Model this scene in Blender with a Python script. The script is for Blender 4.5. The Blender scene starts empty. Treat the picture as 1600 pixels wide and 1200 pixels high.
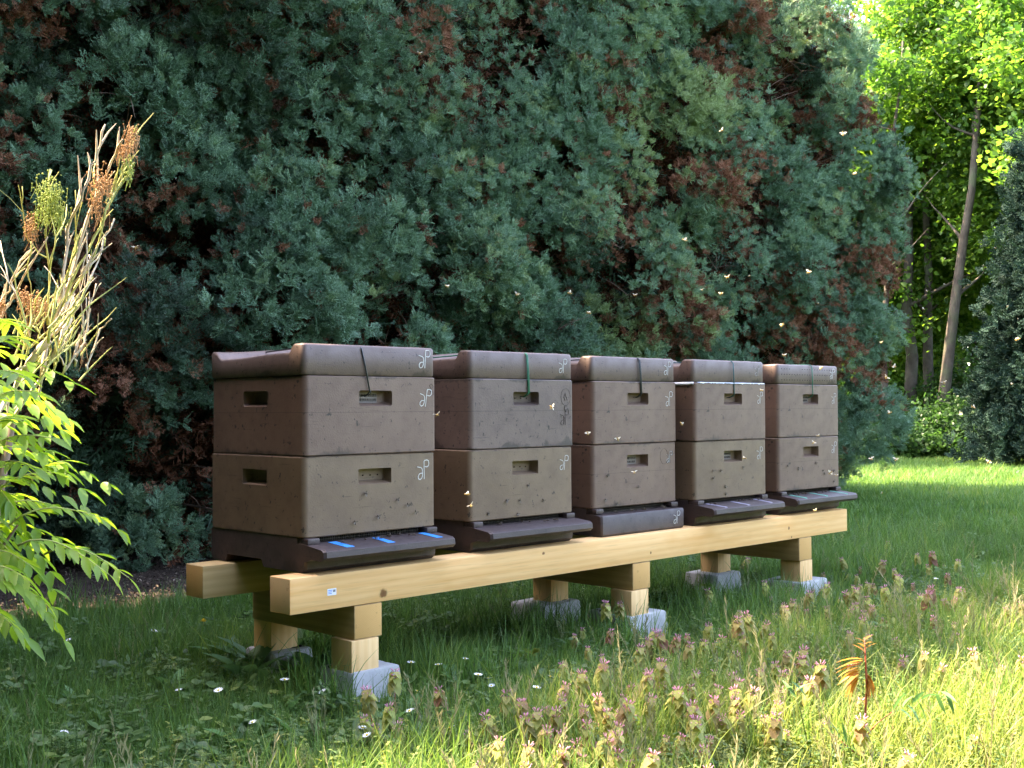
import bpy, bmesh, math, random
import numpy as np
from mathutils import Vector, Matrix, Euler, noise

rnd = random.Random(7)
rng = np.random.default_rng(7)
sc = bpy.context.scene
G = 0.39                                    # height of the stand's top over the ground

# ------------------------------------------------------------------ camera
CAM = Vector((-1.9181, -2.7621, 0.4671 + G))
YAW, PITCH, ROLL, FPX = 0.7908, 0.0204, -0.0057, 1869.6
fw = Vector((math.sin(YAW) * math.cos(PITCH), math.cos(YAW) * math.cos(PITCH), math.sin(PITCH)))
rt0 = Vector((math.cos(YAW), -math.sin(YAW), 0)); up0 = rt0.cross(fw)
rt = rt0 * math.cos(ROLL) + up0 * math.sin(ROLL)
up = -rt0 * math.sin(ROLL) + up0 * math.cos(ROLL)
cd = bpy.data.cameras.new('camera'); cam = bpy.data.objects.new('camera', cd)
sc.collection.objects.link(cam); sc.camera = cam
cam.matrix_world = Matrix.Translation(CAM) @ Matrix((rt, up, -fw)).transposed().to_4x4()
cd.sensor_fit = 'HORIZONTAL'; cd.sensor_width = 36; cd.lens = 36 * FPX / 1600
cd.clip_start = 0.05; cd.clip_end = 600

# ------------------------------------------------------------------ light
SUN = Vector((-0.62, 1.0, 1.60)).normalized()          # direction towards the sun
el = math.asin(SUN.z); az = math.atan2(SUN.x, SUN.y)
w = bpy.data.worlds.new('World'); sc.world = w; w.use_nodes = True
nt = w.node_tree; nt.nodes.clear()
sky = nt.nodes.new('ShaderNodeTexSky'); sky.sky_type = 'NISHITA'; sky.sun_disc = False
sky.sun_elevation = el; sky.sun_rotation = az; sky.air_density = 0.9; sky.dust_density = 1.6; sky.ozone_density = 0.3
bg = nt.nodes.new('ShaderNodeBackground'); bg.inputs[1].default_value = 0.15
ow = nt.nodes.new('ShaderNodeOutputWorld')
nt.links.new(sky.outputs[0], bg.inputs[0]); nt.links.new(bg.outputs[0], ow.inputs[0])
sl = bpy.data.lights.new('sun', 'SUN'); sl.energy = 2.6; sl.angle = math.radians(0.5); sl.color = (1.0, 0.91, 0.72)
so = bpy.data.objects.new('sun', sl); sc.collection.objects.link(so)
so.rotation_euler = SUN.to_track_quat('Z', 'Y').to_euler()
sc.view_settings.view_transform = 'Standard'; sc.view_settings.look = 'None'
sc.view_settings.exposure = 4.05; sc.view_settings.gamma = 1.0
try: sc.view_settings.use_curve_mapping = False
except Exception: pass
sc.view_settings.use_white_balance = True; sc.view_settings.white_balance_temperature = 7550; sc.view_settings.white_balance_tint = 19
sc.render.engine = 'CYCLES'
sc.cycles.max_bounces = 8; sc.cycles.diffuse_bounces = 4; sc.cycles.transmission_bounces = 6; sc.cycles.transparent_max_bounces = 8

# ------------------------------------------------------------------ helpers
COL = sc.collection
def link(o, parent=None):
    COL.objects.link(o)
    if parent is not None: o.parent = parent
    return o
def tag(o, label=None, cat=None, group=None, kind=None):
    if label: o['label'] = label
    if cat: o['category'] = cat
    if group: o['group'] = group
    if kind: o['kind'] = kind
    return o
def empty(name, loc=(0, 0, 0), rz=0):
    o = bpy.data.objects.new(name, None); o.empty_display_size = 0.1
    o.location = loc; o.rotation_euler = (0, 0, rz); return link(o)
class MB:
    def __init__(s): s.v = []; s.f = []; s.m = []
    def add(s, vs, fs, m=0):
        n = len(s.v); s.v += [tuple(v) for v in vs]; s.f += [tuple(i + n for i in f) for f in fs]; s.m += [m] * len(fs)
    def box(s, a, b, m=0):
        x0, y0, z0 = a; x1, y1, z1 = b
        s.add([(x0,y0,z0),(x1,y0,z0),(x1,y1,z0),(x0,y1,z0),(x0,y0,z1),(x1,y0,z1),(x1,y1,z1),(x0,y1,z1)],
              [(3,2,1,0),(4,5,6,7),(0,1,5,4),(1,2,6,5),(2,3,7,6),(3,0,4,7)], m)
    def tube(s, pts, rad, n=6, m=0, cap=True):
        pts = [Vector(p) for p in pts]
        if not hasattr(rad, '__len__'): rad = [rad] * len(pts)
        vs = []; a = None
        for i, p in enumerate(pts):
            d = (pts[min(i + 1, len(pts) - 1)] - pts[max(i - 1, 0)])
            d = d.normalized() if d.length > 1e-9 else Vector((0, 0, 1))
            if a is None:
                a = d.orthogonal().normalized()
            else:
                a = (a - d * a.dot(d))
                a = a.normalized() if a.length > 1e-6 else d.orthogonal().normalized()
            b = d.cross(a)
            for k in range(n):
                t = 2 * math.pi * k / n
                vs.append(p + (a * math.cos(t) + b * math.sin(t)) * rad[i])
        fs = []
        for i in range(len(pts) - 1):
            for k in range(n):
                k2 = (k + 1) % n
                fs.append((i*n+k, i*n+k2, (i+1)*n+k2, (i+1)*n+k))
        if cap: fs += [tuple(range(n - 1, -1, -1)), tuple(range((len(pts)-1)*n, len(pts)*n))]
        s.add(vs, fs, m)
    def ball(s, c, r, m=0, seg=8, ring=5, rot=None):
        r = Vector((r, r, r)) if not hasattr(r, '__len__') else Vector(r)
        c = Vector(c); vs = [(0, 0, -1)]; fs = []
        for i in range(1, ring):
            t = math.pi * i / ring
            for k in range(seg):
                a = 2 * math.pi * k / seg
                vs.append((math.sin(t)*math.cos(a), math.sin(t)*math.sin(a), -math.cos(t)))
        vs.append((0, 0, 1)); last = len(vs) - 1
        for k in range(seg):
            fs.append((0, 1 + (k+1) % seg, 1 + k)); fs.append((last, last - seg + k, last - seg + (k+1) % seg))
        for i in range(ring - 2):
            for k in range(seg):
                a = 1 + i*seg + k; b = 1 + i*seg + (k+1) % seg
                fs.append((a, b, b + seg, a + seg))
        out = []
        for v in vs:
            q = Vector((v[0]*r.x, v[1]*r.y, v[2]*r.z))
            if rot is not None: q = rot @ q
            out.append(c + q)
        s.add(out, fs, m)
    def mesh(s, name, mats, smooth=True):
        me = bpy.data.meshes.new(name); me.from_pydata(s.v, [], s.f)
        for m in (mats if isinstance(mats, (list, tuple)) else [mats]): me.materials.append(m)
        if s.m and max(s.m): me.polygons.foreach_set('material_index', s.m)
        me.polygons.foreach_set('use_smooth', [smooth] * len(s.f)); me.update(); return me
    def build(s, name, mats, parent=None, smooth=True):
        return link(bpy.data.objects.new(name, s.mesh(name, mats, smooth)), parent)
def bevelled(name, mb, mats, width=0.003, seg=2, parent=None, angle=35, extra=None):
    me = mb.mesh(name, mats, False)
    bm = bmesh.new(); bm.from_mesh(me)
    bmesh.ops.remove_doubles(bm, verts=bm.verts, dist=1e-6)
    es = [e for e in bm.edges if len(e.link_faces) == 2 and e.calc_face_angle(0) > math.radians(angle)]
    bmesh.ops.bevel(bm, geom=es, offset=width, segments=seg, profile=0.5, affect='EDGES', clamp_overlap=True)
    if extra: extra(bm)
    bm.to_mesh(me); bm.free()
    me.polygons.foreach_set('use_smooth', [True] * len(me.polygons))
    me.set_sharp_from_angle(angle=math.radians(40))
    return link(bpy.data.objects.new(name, me), parent)
def copy_tree(o, parent=None):
    c = o.copy(); COL.objects.link(c)
    if parent is not None: c.parent = parent
    for ch in [k for k in o.children]: copy_tree(ch, c)
    return c
def pix(px, py, d):
    """point at distance d along the view axis seen at (px, py) of the 1600 px photograph: a surveying aid"""
    return CAM + (fw + rt * ((px - 800) / FPX) - up * ((py - 600) / FPX)) * d

# ------------------------------------------------------------------ materials
class NM:
    def __init__(s, name):
        s.m = bpy.data.materials.new(name); s.m.use_nodes = True; s.t = s.m.node_tree
        s.t.nodes.clear(); s.out = s.n('ShaderNodeOutputMaterial')
    def n(s, ty, **kw):
        x = s.t.nodes.new(ty)
        for k, v in kw.items(): setattr(x, k, v)
        return x
    def l(s, a, b): s.t.links.new(a, b)
    def val(s, sock, v):
        if isinstance(v, bpy.types.NodeSocket): s.l(v, sock)
        else: sock.default_value = v
    def coord(s, scale=(1, 1, 1), rot=(0, 0, 0), kind='Object', loc=(0, 0, 0)):
        c = s.n('ShaderNodeTexCoord'); mp = s.n('ShaderNodeMapping')
        mp.inputs['Scale'].default_value = scale; mp.inputs['Rotation'].default_value = rot; mp.inputs['Location'].default_value = loc
        s.l(c.outputs[kind], mp.inputs[0]); return mp.outputs[0]
    def noise(s, vec, scale, detail=4, rough=0.55, dist=0):
        x = s.n('ShaderNodeTexNoise'); s.l(vec, x.inputs['Vector'])
        x.inputs['Scale'].default_value = scale; x.inputs['Detail'].default_value = detail
        x.inputs['Roughness'].default_value = rough; x.inputs['Distortion'].default_value = dist; return x.outputs[0]
    def ramp(s, fac, stops, interp='LINEAR'):
        x = s.n('ShaderNodeValToRGB'); x.color_ramp.interpolation = interp
        e = x.color_ramp.elements
        while len(e) < len(stops): e.new(0.5)
        for k, (p, c) in enumerate(stops):
            e[k].position = p; e[k].color = (c, c, c, 1) if not hasattr(c, '__len__') else (*c, 1)
        s.val(x.inputs[0], fac); return x.outputs[0]
    def math(s, op, a, b=0.0, c=0.0):
        x = s.n('ShaderNodeMath', operation=op)
        s.val(x.inputs[0], a); s.val(x.inputs[1], b); s.val(x.inputs[2], c); return x.outputs[0]
    def mix(s, fac, a, b, mode='MIX'):
        x = s.n('ShaderNodeMix', data_type='RGBA', blend_type=mode)
        s.val(x.inputs[0], fac)
        for i, v in ((6, a), (7, b)):
            if isinstance(v, bpy.types.NodeSocket): s.l(v, x.inputs[i])
            else: x.inputs[i].default_value = (*v, 1) if len(v) == 3 else v
        return x.outputs[2]
    def bump(s, h, strength, dist=0.01, nrm=None):
        x = s.n('ShaderNodeBump'); x.inputs['Strength'].default_value = strength; x.inputs['Distance'].default_value = dist
        s.l(h, x.inputs['Height'])
        if nrm is not None: s.l(nrm, x.inputs['Normal'])
        return x.outputs[0]
    def pbr(s, col, rough=0.7, spec=0.3, nrm=None, transl=None, tfac=0.35, sub=0):
        p = s.n('ShaderNodeBsdfPrincipled')
        if isinstance(col, bpy.types.NodeSocket): s.l(col, p.inputs['Base Color'])
        else: p.inputs['Base Color'].default_value = (*col, 1)
        s.val(p.inputs['Roughness'], rough); s.val(p.inputs['Specular IOR Level'], spec)
        if nrm is not None: s.l(nrm, p.inputs['Normal'])
        if transl is not None:
            t = s.n('ShaderNodeBsdfTranslucent')
            if isinstance(transl, bpy.types.NodeSocket): s.l(transl, t.inputs[0])
            else: t.inputs[0].default_value = (*transl, 1)
            mx = s.n('ShaderNodeMixShader'); mx.inputs[0].default_value = tfac
            s.l(p.outputs[0], mx.inputs[1]); s.l(t.outputs[0], mx.inputs[2]); s.l(mx.outputs[0], s.out.inputs[0])
        else: s.l(p.outputs[0], s.out.inputs[0])
        return s.m
def flat_mat(name, col, rough=0.6, spec=0.3, var=0.15, scale=40, bump=0.2):
    m = NM(name); v = m.coord(); n = m.noise(v, scale)
    c = m.mix(n, [k * (1 - var) for k in col], [min(1, k * (1 + var)) for k in col])
    return m.pbr(c, rough, spec, m.bump(n, bump, 0.002))
def leaf_mat(name, stops, tfac=0.3, tgain=1.5, rough=0.5, island=0.25, spec=0.3, attr='tint', tcol=None):
    """leaf colour picked per instance by its tint, varied from leaf to leaf"""
    m = NM(name)
    if attr:
        a = m.n('ShaderNodeAttribute', attribute_type='INSTANCER', attribute_name=attr); f = a.outputs['Fac']
    else:
        oi = m.n('ShaderNodeObjectInfo'); f = oi.outputs['Random']
    g = m.n('ShaderNodeNewGeometry')
    f2 = m.math('ADD', f, m.math('MULTIPLY', m.math('SUBTRACT', g.outputs['Random Per Island'], 0.5), island))
    c = m.ramp(f2, stops)
    n = m.noise(m.coord(), 60, 2)
    c = m.mix(m.math('MULTIPLY', n, 0.5), c, m.mix(1.0, c, (0.6, 0.6, 0.55), 'MULTIPLY'))
    t = m.mix(1.0, c, (tgain, tgain, tgain * 0.8) if tcol is None else tcol, 'MULTIPLY')
    return m.pbr(c, rough, spec, None, t, tfac)

def wood_mat(name, light, dark, end=False, axis='X', knots=()):
    m = NM(name)
    sc_ = {'X': (0.9, 26, 26), 'Y': (26, 0.9, 26), 'Z': (26, 26, 0.9)}[axis]
    lo = {'X': (0.35, 5, 5), 'Y': (5, 0.35, 5), 'Z': (5, 5, 0.35)}[axis]
    v = m.coord(sc_); v2 = m.coord(lo)
    n1 = m.noise(v, 1.6, 5, 0.6, 0.4); n2 = m.noise(v2, 1.5, 3, 0.5, 0.6); fine = m.noise(v, 7, 3)
    wv = m.n('ShaderNodeTexWave', wave_type='BANDS', bands_direction='Z' if axis != 'Z' else 'X'); wv.inputs['Scale'].default_value = 0.9
    wv.inputs['Distortion'].default_value = 5.5; wv.inputs['Detail'].default_value = 2; wv.inputs['Detail Scale'].default_value = 0.6
    m.l(m.coord({'X': (0.5, 14, 14), 'Y': (14, 0.5, 14), 'Z': (14, 14, 0.5)}[axis]), wv.inputs[0])
    f = m.math('ADD', m.math('MULTIPLY', wv.outputs['Fac'], 0.16), m.math('ADD', m.math('MULTIPLY', n1, 0.45), m.math('MULTIPLY', n2, 0.6)))
    c = m.ramp(f, [(0.36, light), (0.78, dark)])
    c = m.mix(m.ramp(fine, [(0.52, 0), (0.74, 0.5)]), c, [k * 0.72 for k in dark])
    blot = m.noise(m.coord((1.3, 4, 4)), 2.2, 3)
    c = m.mix(m.ramp(blot, [(0.55, 0), (0.75, 0.55)]), c, (dark[0] * 0.85, dark[1] * 0.72, dark[2] * 0.5))
    for (kx, ky, kz, r, st) in knots:
        s_ = (1 / (r * st), 1 / r, 1 / r) if axis == 'X' else (1 / r, 1 / r, 1 / (r * st))
        vv = m.coord(s_, loc=(-kx * s_[0], -ky * s_[1], -kz * s_[2]))
        ln = m.n('ShaderNodeVectorMath', operation='LENGTH')
        ad = m.n('ShaderNodeVectorMath', operation='ADD'); nz = m.n('ShaderNodeTexNoise'); nz.inputs['Scale'].default_value = 1.2
        m.l(vv, nz.inputs['Vector']); m.l(vv, ad.inputs[0]); m.l(nz.outputs['Color'], ad.inputs[1])
        sb = m.n('ShaderNodeVectorMath', operation='SUBTRACT'); m.l(ad.outputs[0], sb.inputs[0]); sb.inputs[1].default_value = (.5, .5, .5)
        m.l(sb.outputs[0], ln.inputs[0])
        c = m.mix(m.ramp(ln.outputs['Value'], [(0.0, 1), (0.55, 0.9), (0.75, 0.25), (1.0, 0)]), c, (0.20, 0.085, 0.03))
    return m.pbr(c, 0.62, 0.25, m.bump(n1, 0.12, 0.002))
def endgrain_mat(name, base, dark, cx, cy, swap='YZ'):
    m = NM(name); co = m.n('ShaderNodeTexCoord'); sp = m.n('ShaderNodeSeparateXYZ'); m.l(co.outputs['Object'], sp.inputs[0])
    a = sp.outputs[swap[0]]; b = sp.outputs[swap[1]]
    da = m.math('SUBTRACT', a, cx); db = m.math('SUBTRACT', b, cy)
    r = m.math('SQRT', m.math('ADD', m.math('MULTIPLY', da, da), m.math('MULTIPLY', db, db)))
    nz = m.noise(m.coord(), 14, 3)
    r = m.math('ADD', r, m.math('MULTIPLY', nz, 0.012))
    ring = m.math('SINE', m.math('MULTIPLY', r, 1300))
    f = m.math('ADD', m.math('MULTIPLY', ring, 0.09), m.math('ADD', m.math('MULTIPLY', nz, 0.5), 0.2))
    c = m.mix(f, base, dark)
    sp2 = m.noise(m.coord(), 45, 4, 0.7)
    c = m.mix(m.ramp(sp2, [(0.62, 0), (0.7, 0.6)]), c, [k * 0.45 for k in dark])
    return m.pbr(c, 0.8, 0.15, m.bump(sp2, 0.2, 0.002))

def hive_mat(name, c0, c1, wear=0.5, sheen=0.42, seed=0.0, H=0.2315, split=None):
    m = NM(name); v = m.coord(loc=(seed, seed * .7, seed * 1.3))
    vo = m.n('ShaderNodeTexVoronoi'); vo.inputs['Scale'].default_value = 210; m.l(v, vo.inputs['Vector'])
    big = m.noise(v, 3.0, 4, 0.6); mid = m.noise(v, 22, 5, 0.65)
    c = m.mix(m.ramp(big, [(0.3, 0), (0.7, 1)]), c0, c1)
    c = m.mix(m.ramp(mid, [(0.45, 0), (0.75, 0.35)]), c, [k * 0.6 for k in c0])
    # specks and short scratches of dirt
    sp = m.noise(m.coord((1, 1, 0.8), loc=(seed, 3, 1)), 46, 5, 0.75)
    c = m.mix(m.ramp(sp, [(0.615 - 0.03 * wear, 0), (0.645, 0.9)]), c, (0.018, 0.013, 0.011))
    sc1 = m.noise(m.coord((2.5, 2.5, 60), (0.0, 0.5, 0.2), loc=(seed, 0, 0)), 3.0, 3, 0.6)
    c = m.mix(m.ramp(sc1, [(0.66, 0), (0.69, 0.5)]), c, [k * 0.35 for k in c0])
    # worn rims: dark grime along the upper and lower edge of each box
    co = m.n('ShaderNodeTexCoord'); sz = m.n('ShaderNodeSeparateXYZ'); m.l(co.outputs['Object'], sz.inputs[0])
    z = sz.outputs[2]; dz = m.math('MINIMUM', z, m.math('MULTIPLY', m.math('SUBTRACT', H, z), 1.7))
    gr = m.noise(m.coord((1, 1, 0.6), loc=(seed, seed, 0)), 28, 5, 0.7)
    g = m.math('SUBTRACT', m.math('MULTIPLY', m.math('MULTIPLY', gr, m.ramp(m.noise(m.coord(loc=(seed, 2, 5)), 7, 3), [(0.40, 0.25), (0.62, 1.15)])), 0.050 * (0.6 + wear)), m.math('ADD', dz, 0.012))
    c = m.mix(m.ramp(m.math('MULTIPLY', g, 60), [(0.0, 0), (0.8, 0.65)]), c, (0.022, 0.016, 0.013))
    pale = m.noise(m.coord(loc=(seed * 2, 1, seed)), 75, 4, 0.7)
    c = m.mix(m.ramp(pale, [(0.70, 0), (0.74, 0.6)]), c, (0.30, 0.25, 0.22))
    if split is not None:
        ln = m.math('LESS_THAN', m.math('ABSOLUTE', m.math('SUBTRACT', z, split)), 0.0009)
        c = m.mix(m.math('MULTIPLY', ln, 0.55), c, [k * 0.4 for k in c0])
    nb = m.bump(vo.outputs['Distance'], 0.25, 0.001); nb = m.bump(mid, 0.10, 0.003, nb)
    return m.pbr(c, m.ramp(mid, [(0.3, sheen), (0.8, sheen + 0.22)]), 0.45, nb)

M = {}
BR0, BR1 = (0.136, 0.078, 0.054), (0.184, 0.113, 0.078)
M['hive_a'] = hive_mat('brown_foam_box', BR0, BR1, 0.5, seed=1.1, split=0.125)
M['hive_b'] = hive_mat('brown_foam_box_warm_lit', (0.148, 0.092, 0.054), (0.195, 0.127, 0.078), 0.25, seed=4.7)  # lower boxes: some warm light off the ground is put into the brown
M['hive_c'] = hive_mat('brown_foam_box_stained', (0.105, 0.068, 0.054), (0.165, 0.110, 0.086), 1.0, seed=8.3, split=0.125)
M['lid'] = hive_mat('brown_foam_lid', (0.118, 0.076, 0.062), (0.155, 0.106, 0.085), 0.5, seed=2.2, H=0.6)
M['base'] = hive_mat('brown_foam_base', (0.045, 0.029, 0.026), (0.078, 0.052, 0.046), 1.1, seed=6.1, H=0.6)
M['wood'] = wood_mat('planed_spruce', (0.90, 0.57, 0.26), (0.78, 0.42, 0.15), knots=((0.33, 0, -0.075, 0.016, 1.2), (1.02, 0, -0.02, 0.006, 1.5), (2.55, 0, -0.05, 0.009, 1.0), (2.57, 0, -0.09, 0.006, 1), (1.6, 0, -0.07, 0.006, 1)))
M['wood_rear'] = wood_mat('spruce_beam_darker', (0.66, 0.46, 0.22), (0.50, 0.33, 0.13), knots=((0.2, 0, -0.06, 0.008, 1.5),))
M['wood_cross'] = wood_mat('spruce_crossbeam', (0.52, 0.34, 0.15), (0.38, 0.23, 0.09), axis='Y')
M['wood_post'] = wood_mat('spruce_post', (0.88, 0.59, 0.29), (0.76, 0.45, 0.18), axis='Z')
M['end'] = endgrain_mat('spruce_end_grain', (0.62, 0.43, 0.22), (0.50, 0.31, 0.13), 0.12, -0.13)
M['end_rear'] = endgrain_mat('spruce_end_grain_orange', (0.62, 0.36, 0.13), (0.48, 0.26, 0.08), 0.40, -0.14)
M['end_cross'] = endgrain_mat('crossbeam_end_grain', (0.68, 0.40, 0.15), (0.52, 0.28, 0.09), 0.35, -0.05, 'XZ')
def concrete():
    m = NM('pale_concrete'); v = m.coord()
    n = m.noise(v, 9, 6, 0.65); n2 = m.noise(v, 90, 4, 0.7)
    c = m.ramp(n, [(0.3, (0.32, 0.32, 0.31)), (0.7, (0.46, 0.46, 0.44))])
    c = m.mix(m.ramp(n2, [(0.62, 0), (0.70, 0.7)]), c, (0.10, 0.10, 0.10))
    c = m.mix(m.ramp(m.noise(v, 5, 3), [(0.55, 0), (0.75, 0.4)]), c, (0.20, 0.22, 0.15))
    return m.pbr(c, 0.9, 0.2, m.bump(n2, 0.5, 0.003))
M['concrete'] = concrete()
M['chalk'] = flat_mat('white_paint_pen', (0.62, 0.60, 0.54), 0.7, 0.2, 0.25, 300)
M['chalk_faint'] = flat_mat('worn_paint_pen', (0.36, 0.33, 0.30), 0.7, 0.2, 0.35, 200)
M['pencil'] = flat_mat('dark_scratched_mark', (0.05, 0.04, 0.038), 0.8, 0.2, 0.3, 200)
M['cord_green'] = flat_mat('green_rubber_cord', (0.02, 0.16, 0.09), 0.45, 0.5)
M['cord_teal'] = flat_mat('dark_teal_rubber_cord', (0.012, 0.085, 0.09), 0.45, 0.5)
M['cord_black'] = flat_mat('black_rubber_cord', (0.02, 0.025, 0.025), 0.4, 0.5)
M['tape_blue'] = flat_mat('blue_adhesive_tape', (0.02, 0.30, 0.80), 0.45, 0.4, 0.12)
M['tape_grey'] = flat_mat('pale_lilac_tape', (0.36, 0.33, 0.40), 0.5, 0.4)
M['tape_green'] = flat_mat('mint_green_tape', (0.12, 0.50, 0.36), 0.5, 0.4)
M['mesh'] = flat_mat('entrance_grille', (0.07, 0.055, 0.04), 0.6, 0.3)
M['dark'] = flat_mat('gap_shade', (0.010, 0.008, 0.008), 0.9, 0.1)  # near-black colour standing in for the shade inside openings
M['film'] = flat_mat('milky_plastic_film', (0.62, 0.66, 0.72), 0.35, 0.5)
M['plate'] = flat_mat('moulded_plate', (0.20, 0.165, 0.145), 0.5, 0.4)
M['sticker'] = flat_mat('white_sticker', (0.75, 0.76, 0.80), 0.4, 0.4, 0.03)
M['print_blue'] = flat_mat('blue_print', (0.08, 0.22, 0.60), 0.5, 0.3, 0.05)
M['print_black'] = flat_mat('black_print', (0.03, 0.03, 0.04), 0.5, 0.3, 0.05)
M['bee_body'] = flat_mat('honey_brown_bee_body', (0.42, 0.27, 0.08), 0.5, 0.4, 0.4, 900)
M['bee_dark'] = flat_mat('dark_bee_body', (0.07, 0.042, 0.02), 0.5, 0.4, 0.4, 900)
def wing():
    m = NM('clear_bee_wing'); return m.pbr((0.80, 0.76, 0.62), 0.3, 0.6, None, (0.9, 0.84, 0.66), 0.5)
M['wing'] = wing()
M['wing_dull'] = flat_mat('smoky_bee_wing', (0.12, 0.09, 0.06), 0.4, 0.4)
def bark(name, a, b, sc_=(9, 9, 2.2)):
    m = NM(name); v = m.coord(sc_); n = m.noise(v, 1.5, 6, 0.65); p = m.noise(m.coord(), 2.4, 3)
    c = m.ramp(n, [(0.3, a), (0.7, b)])
    c = m.mix(m.ramp(p, [(0.5, 0), (0.65, 0.5)]), c, (0.10, 0.13, 0.06))
    return m.pbr(c, 0.85, 0.2, m.bump(n, 0.7, 0.02))
M['bark_dark'] = bark('conifer_bark', (0.05, 0.035, 0.025), (0.12, 0.085, 0.06))
M['bark_grey'] = bark('smooth_grey_bark', (0.042, 0.034, 0.026), (0.115, 0.094, 0.070), (5, 5, 3))
M['twig_pale'] = flat_mat('bleached_twig', (0.56, 0.46, 0.33), 0.7, 0.2, 0.3, 60)
M['twig_green'] = flat_mat('greenish_twig', (0.42, 0.42, 0.13), 0.6, 0.3, 0.3, 60)
M['twig_brown'] = flat_mat('brown_twig', (0.20, 0.135, 0.10), 0.8, 0.2, 0.3, 60)
M['seed_brown'] = flat_mat('dried_flower_beads', (0.36, 0.20, 0.09), 0.8, 0.2, 0.4, 200)
M['seed_green'] = flat_mat('green_flower_buds', (0.26, 0.33, 0.06), 0.6, 0.3, 0.3, 200)
M['red_stem'] = flat_mat('red_stalk', (0.34, 0.09, 0.05), 0.5, 0.3, 0.3, 60)
# foliage
M['cyp'] = leaf_mat('blue_green_cypress_spray', [(0.0, (0.036, 0.070, 0.042)), (0.35, (0.080, 0.175, 0.098)), (0.7, (0.160, 0.295, 0.170)), (1.0, (0.25, 0.34, 0.13))], 0.22, 1.4, 0.5, 0.22, 0.35)
M['dead'] = leaf_mat('dead_brown_spray', [(0.0, (0.045, 0.024, 0.016)), (0.5, (0.19, 0.075, 0.040)), (1.0, (0.34, 0.17, 0.105))], 0.2, 1.3, 0.8, 0.3, 0.1)
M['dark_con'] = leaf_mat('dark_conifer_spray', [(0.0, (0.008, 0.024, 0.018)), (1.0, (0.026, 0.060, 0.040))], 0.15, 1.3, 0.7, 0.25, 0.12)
M['broad'] = leaf_mat('fresh_green_leaf', [(0.0, (0.030, 0.085, 0.018)), (0.5, (0.080, 0.175, 0.030)), (1.0, (0.16, 0.26, 0.045))], 0.5, 2.3, 0.45, 0.35, 0.3, tcol=(2.05, 2.1, 1.1))
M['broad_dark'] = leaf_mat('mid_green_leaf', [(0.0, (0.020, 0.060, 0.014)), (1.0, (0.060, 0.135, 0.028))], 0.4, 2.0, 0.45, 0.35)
M['grass'] = leaf_mat('grass_blade', [(0.0, (0.050, 0.100, 0.024)), (0.5, (0.085, 0.188, 0.040)), (0.85, (0.165, 0.250, 0.045)), (1.0, (0.28, 0.31, 0.085))], 0.35, 1.7, 0.5, 0.35, 0.25)
M['weed'] = leaf_mat('small_weed_leaf', [(0.0, (0.050, 0.105, 0.036)), (0.6, (0.090, 0.165, 0.045)), (1.0, (0.23, 0.26, 0.055))], 0.35, 1.6, 0.5, 0.3, 0.3)
M['straw'] = leaf_mat('pale_seed_stalk', [(0.0, (0.14, 0.19, 0.08)), (1.0, (0.40, 0.36, 0.20))], 0.3, 1.3, 0.6, 0.3, 0.2)
M['weed_big'] = leaf_mat('broad_weed_leaf', [(0.0, (0.060, 0.150, 0.050)), (1.0, (0.105, 0.225, 0.070))], 0.35, 1.6, 0.45, 0.3, 0.35, attr=None)
M['sumac'] = leaf_mat('bright_leaflet', [(0.0, (0.14, 0.27, 0.035)), (1.0, (0.27, 0.40, 0.055))], 0.5, 1.9, 0.42, 0.2, 0.35, attr=None, tcol=(2.1, 1.9, 0.9))
M['nettle_top'] = leaf_mat('purple_tinged_nettle_leaf', [(0.0, (0.26, 0.13, 0.09)), (0.22, (0.30, 0.25, 0.10)), (1.0, (0.36, 0.40, 0.12))], 0.4, 1.6, 0.6, 0.45, 0.2, attr=None)
M['nettle_low'] = leaf_mat('nettle_leaf', [(0.0, (0.10, 0.15, 0.045)), (1.0, (0.20, 0.24, 0.075))], 0.4, 1.6, 0.6, 0.3, 0.2, attr=None)
M['petal_pink'] = flat_mat('pink_nettle_flower', (0.60, 0.26, 0.36), 0.6, 0.2, 0.3, 400)
M['petal_white'] = flat_mat('white_petal', (0.80, 0.80, 0.78), 0.6, 0.2, 0.05, 400)
M['yellow'] = flat_mat('yellow_flower', (0.80, 0.55, 0.02), 0.6, 0.2, 0.2, 400)
M['amber'] = leaf_mat('amber_seedling_leaf', [(0.0, (0.30, 0.13, 0.03)), (1.0, (0.42, 0.22, 0.05))], 0.45, 1.5, 0.5, 0.3, 0.3, attr=None)
M['debris'] = leaf_mat('pale_debris', [(0.0, (0.05, 0.034, 0.024)), (0.75, (0.11, 0.08, 0.06)), (1.0, (0.34, 0.27, 0.20))], 0.1, 1.2, 0.8, 0.4, 0.1)

def ground_mat():
    m = NM('lawn_soil'); v = m.coord()
    n = m.noise(v, 1.3, 6, 0.6); n2 = m.noise(v, 30, 5, 0.7)
    c = m.ramp(n2, [(0.3, (0.020, 0.030, 0.012)), (0.6, (0.040, 0.075, 0.020)), (0.8, (0.065, 0.095, 0.030))])
    c = m.mix(m.ramp(n, [(0.55, 0), (0.75, 0.5)]), c, (0.060, 0.050, 0.028))
    return m.pbr(c, 0.95, 0.1, m.bump(n2, 0.6, 0.02))
M['lawn'] = ground_mat()
def soil_mat():
    m = NM('brown_needle_litter'); v = m.coord()
    n = m.noise(v, 6, 6, 0.65); n2 = m.noise(v, 70, 5, 0.75)
    c = m.ramp(n2, [(0.3, (0.028, 0.020, 0.015)), (0.6, (0.075, 0.052, 0.038)), (0.8, (0.16, 0.115, 0.085))])
    c = m.mix(m.ramp(n, [(0.4, 0), (0.7, 0.5)]), c, (0.035, 0.026, 0.020))
    return m.pbr(c, 0.95, 0.1, m.bump(n2, 0.8, 0.02))
M['soil'] = soil_mat()

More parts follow.
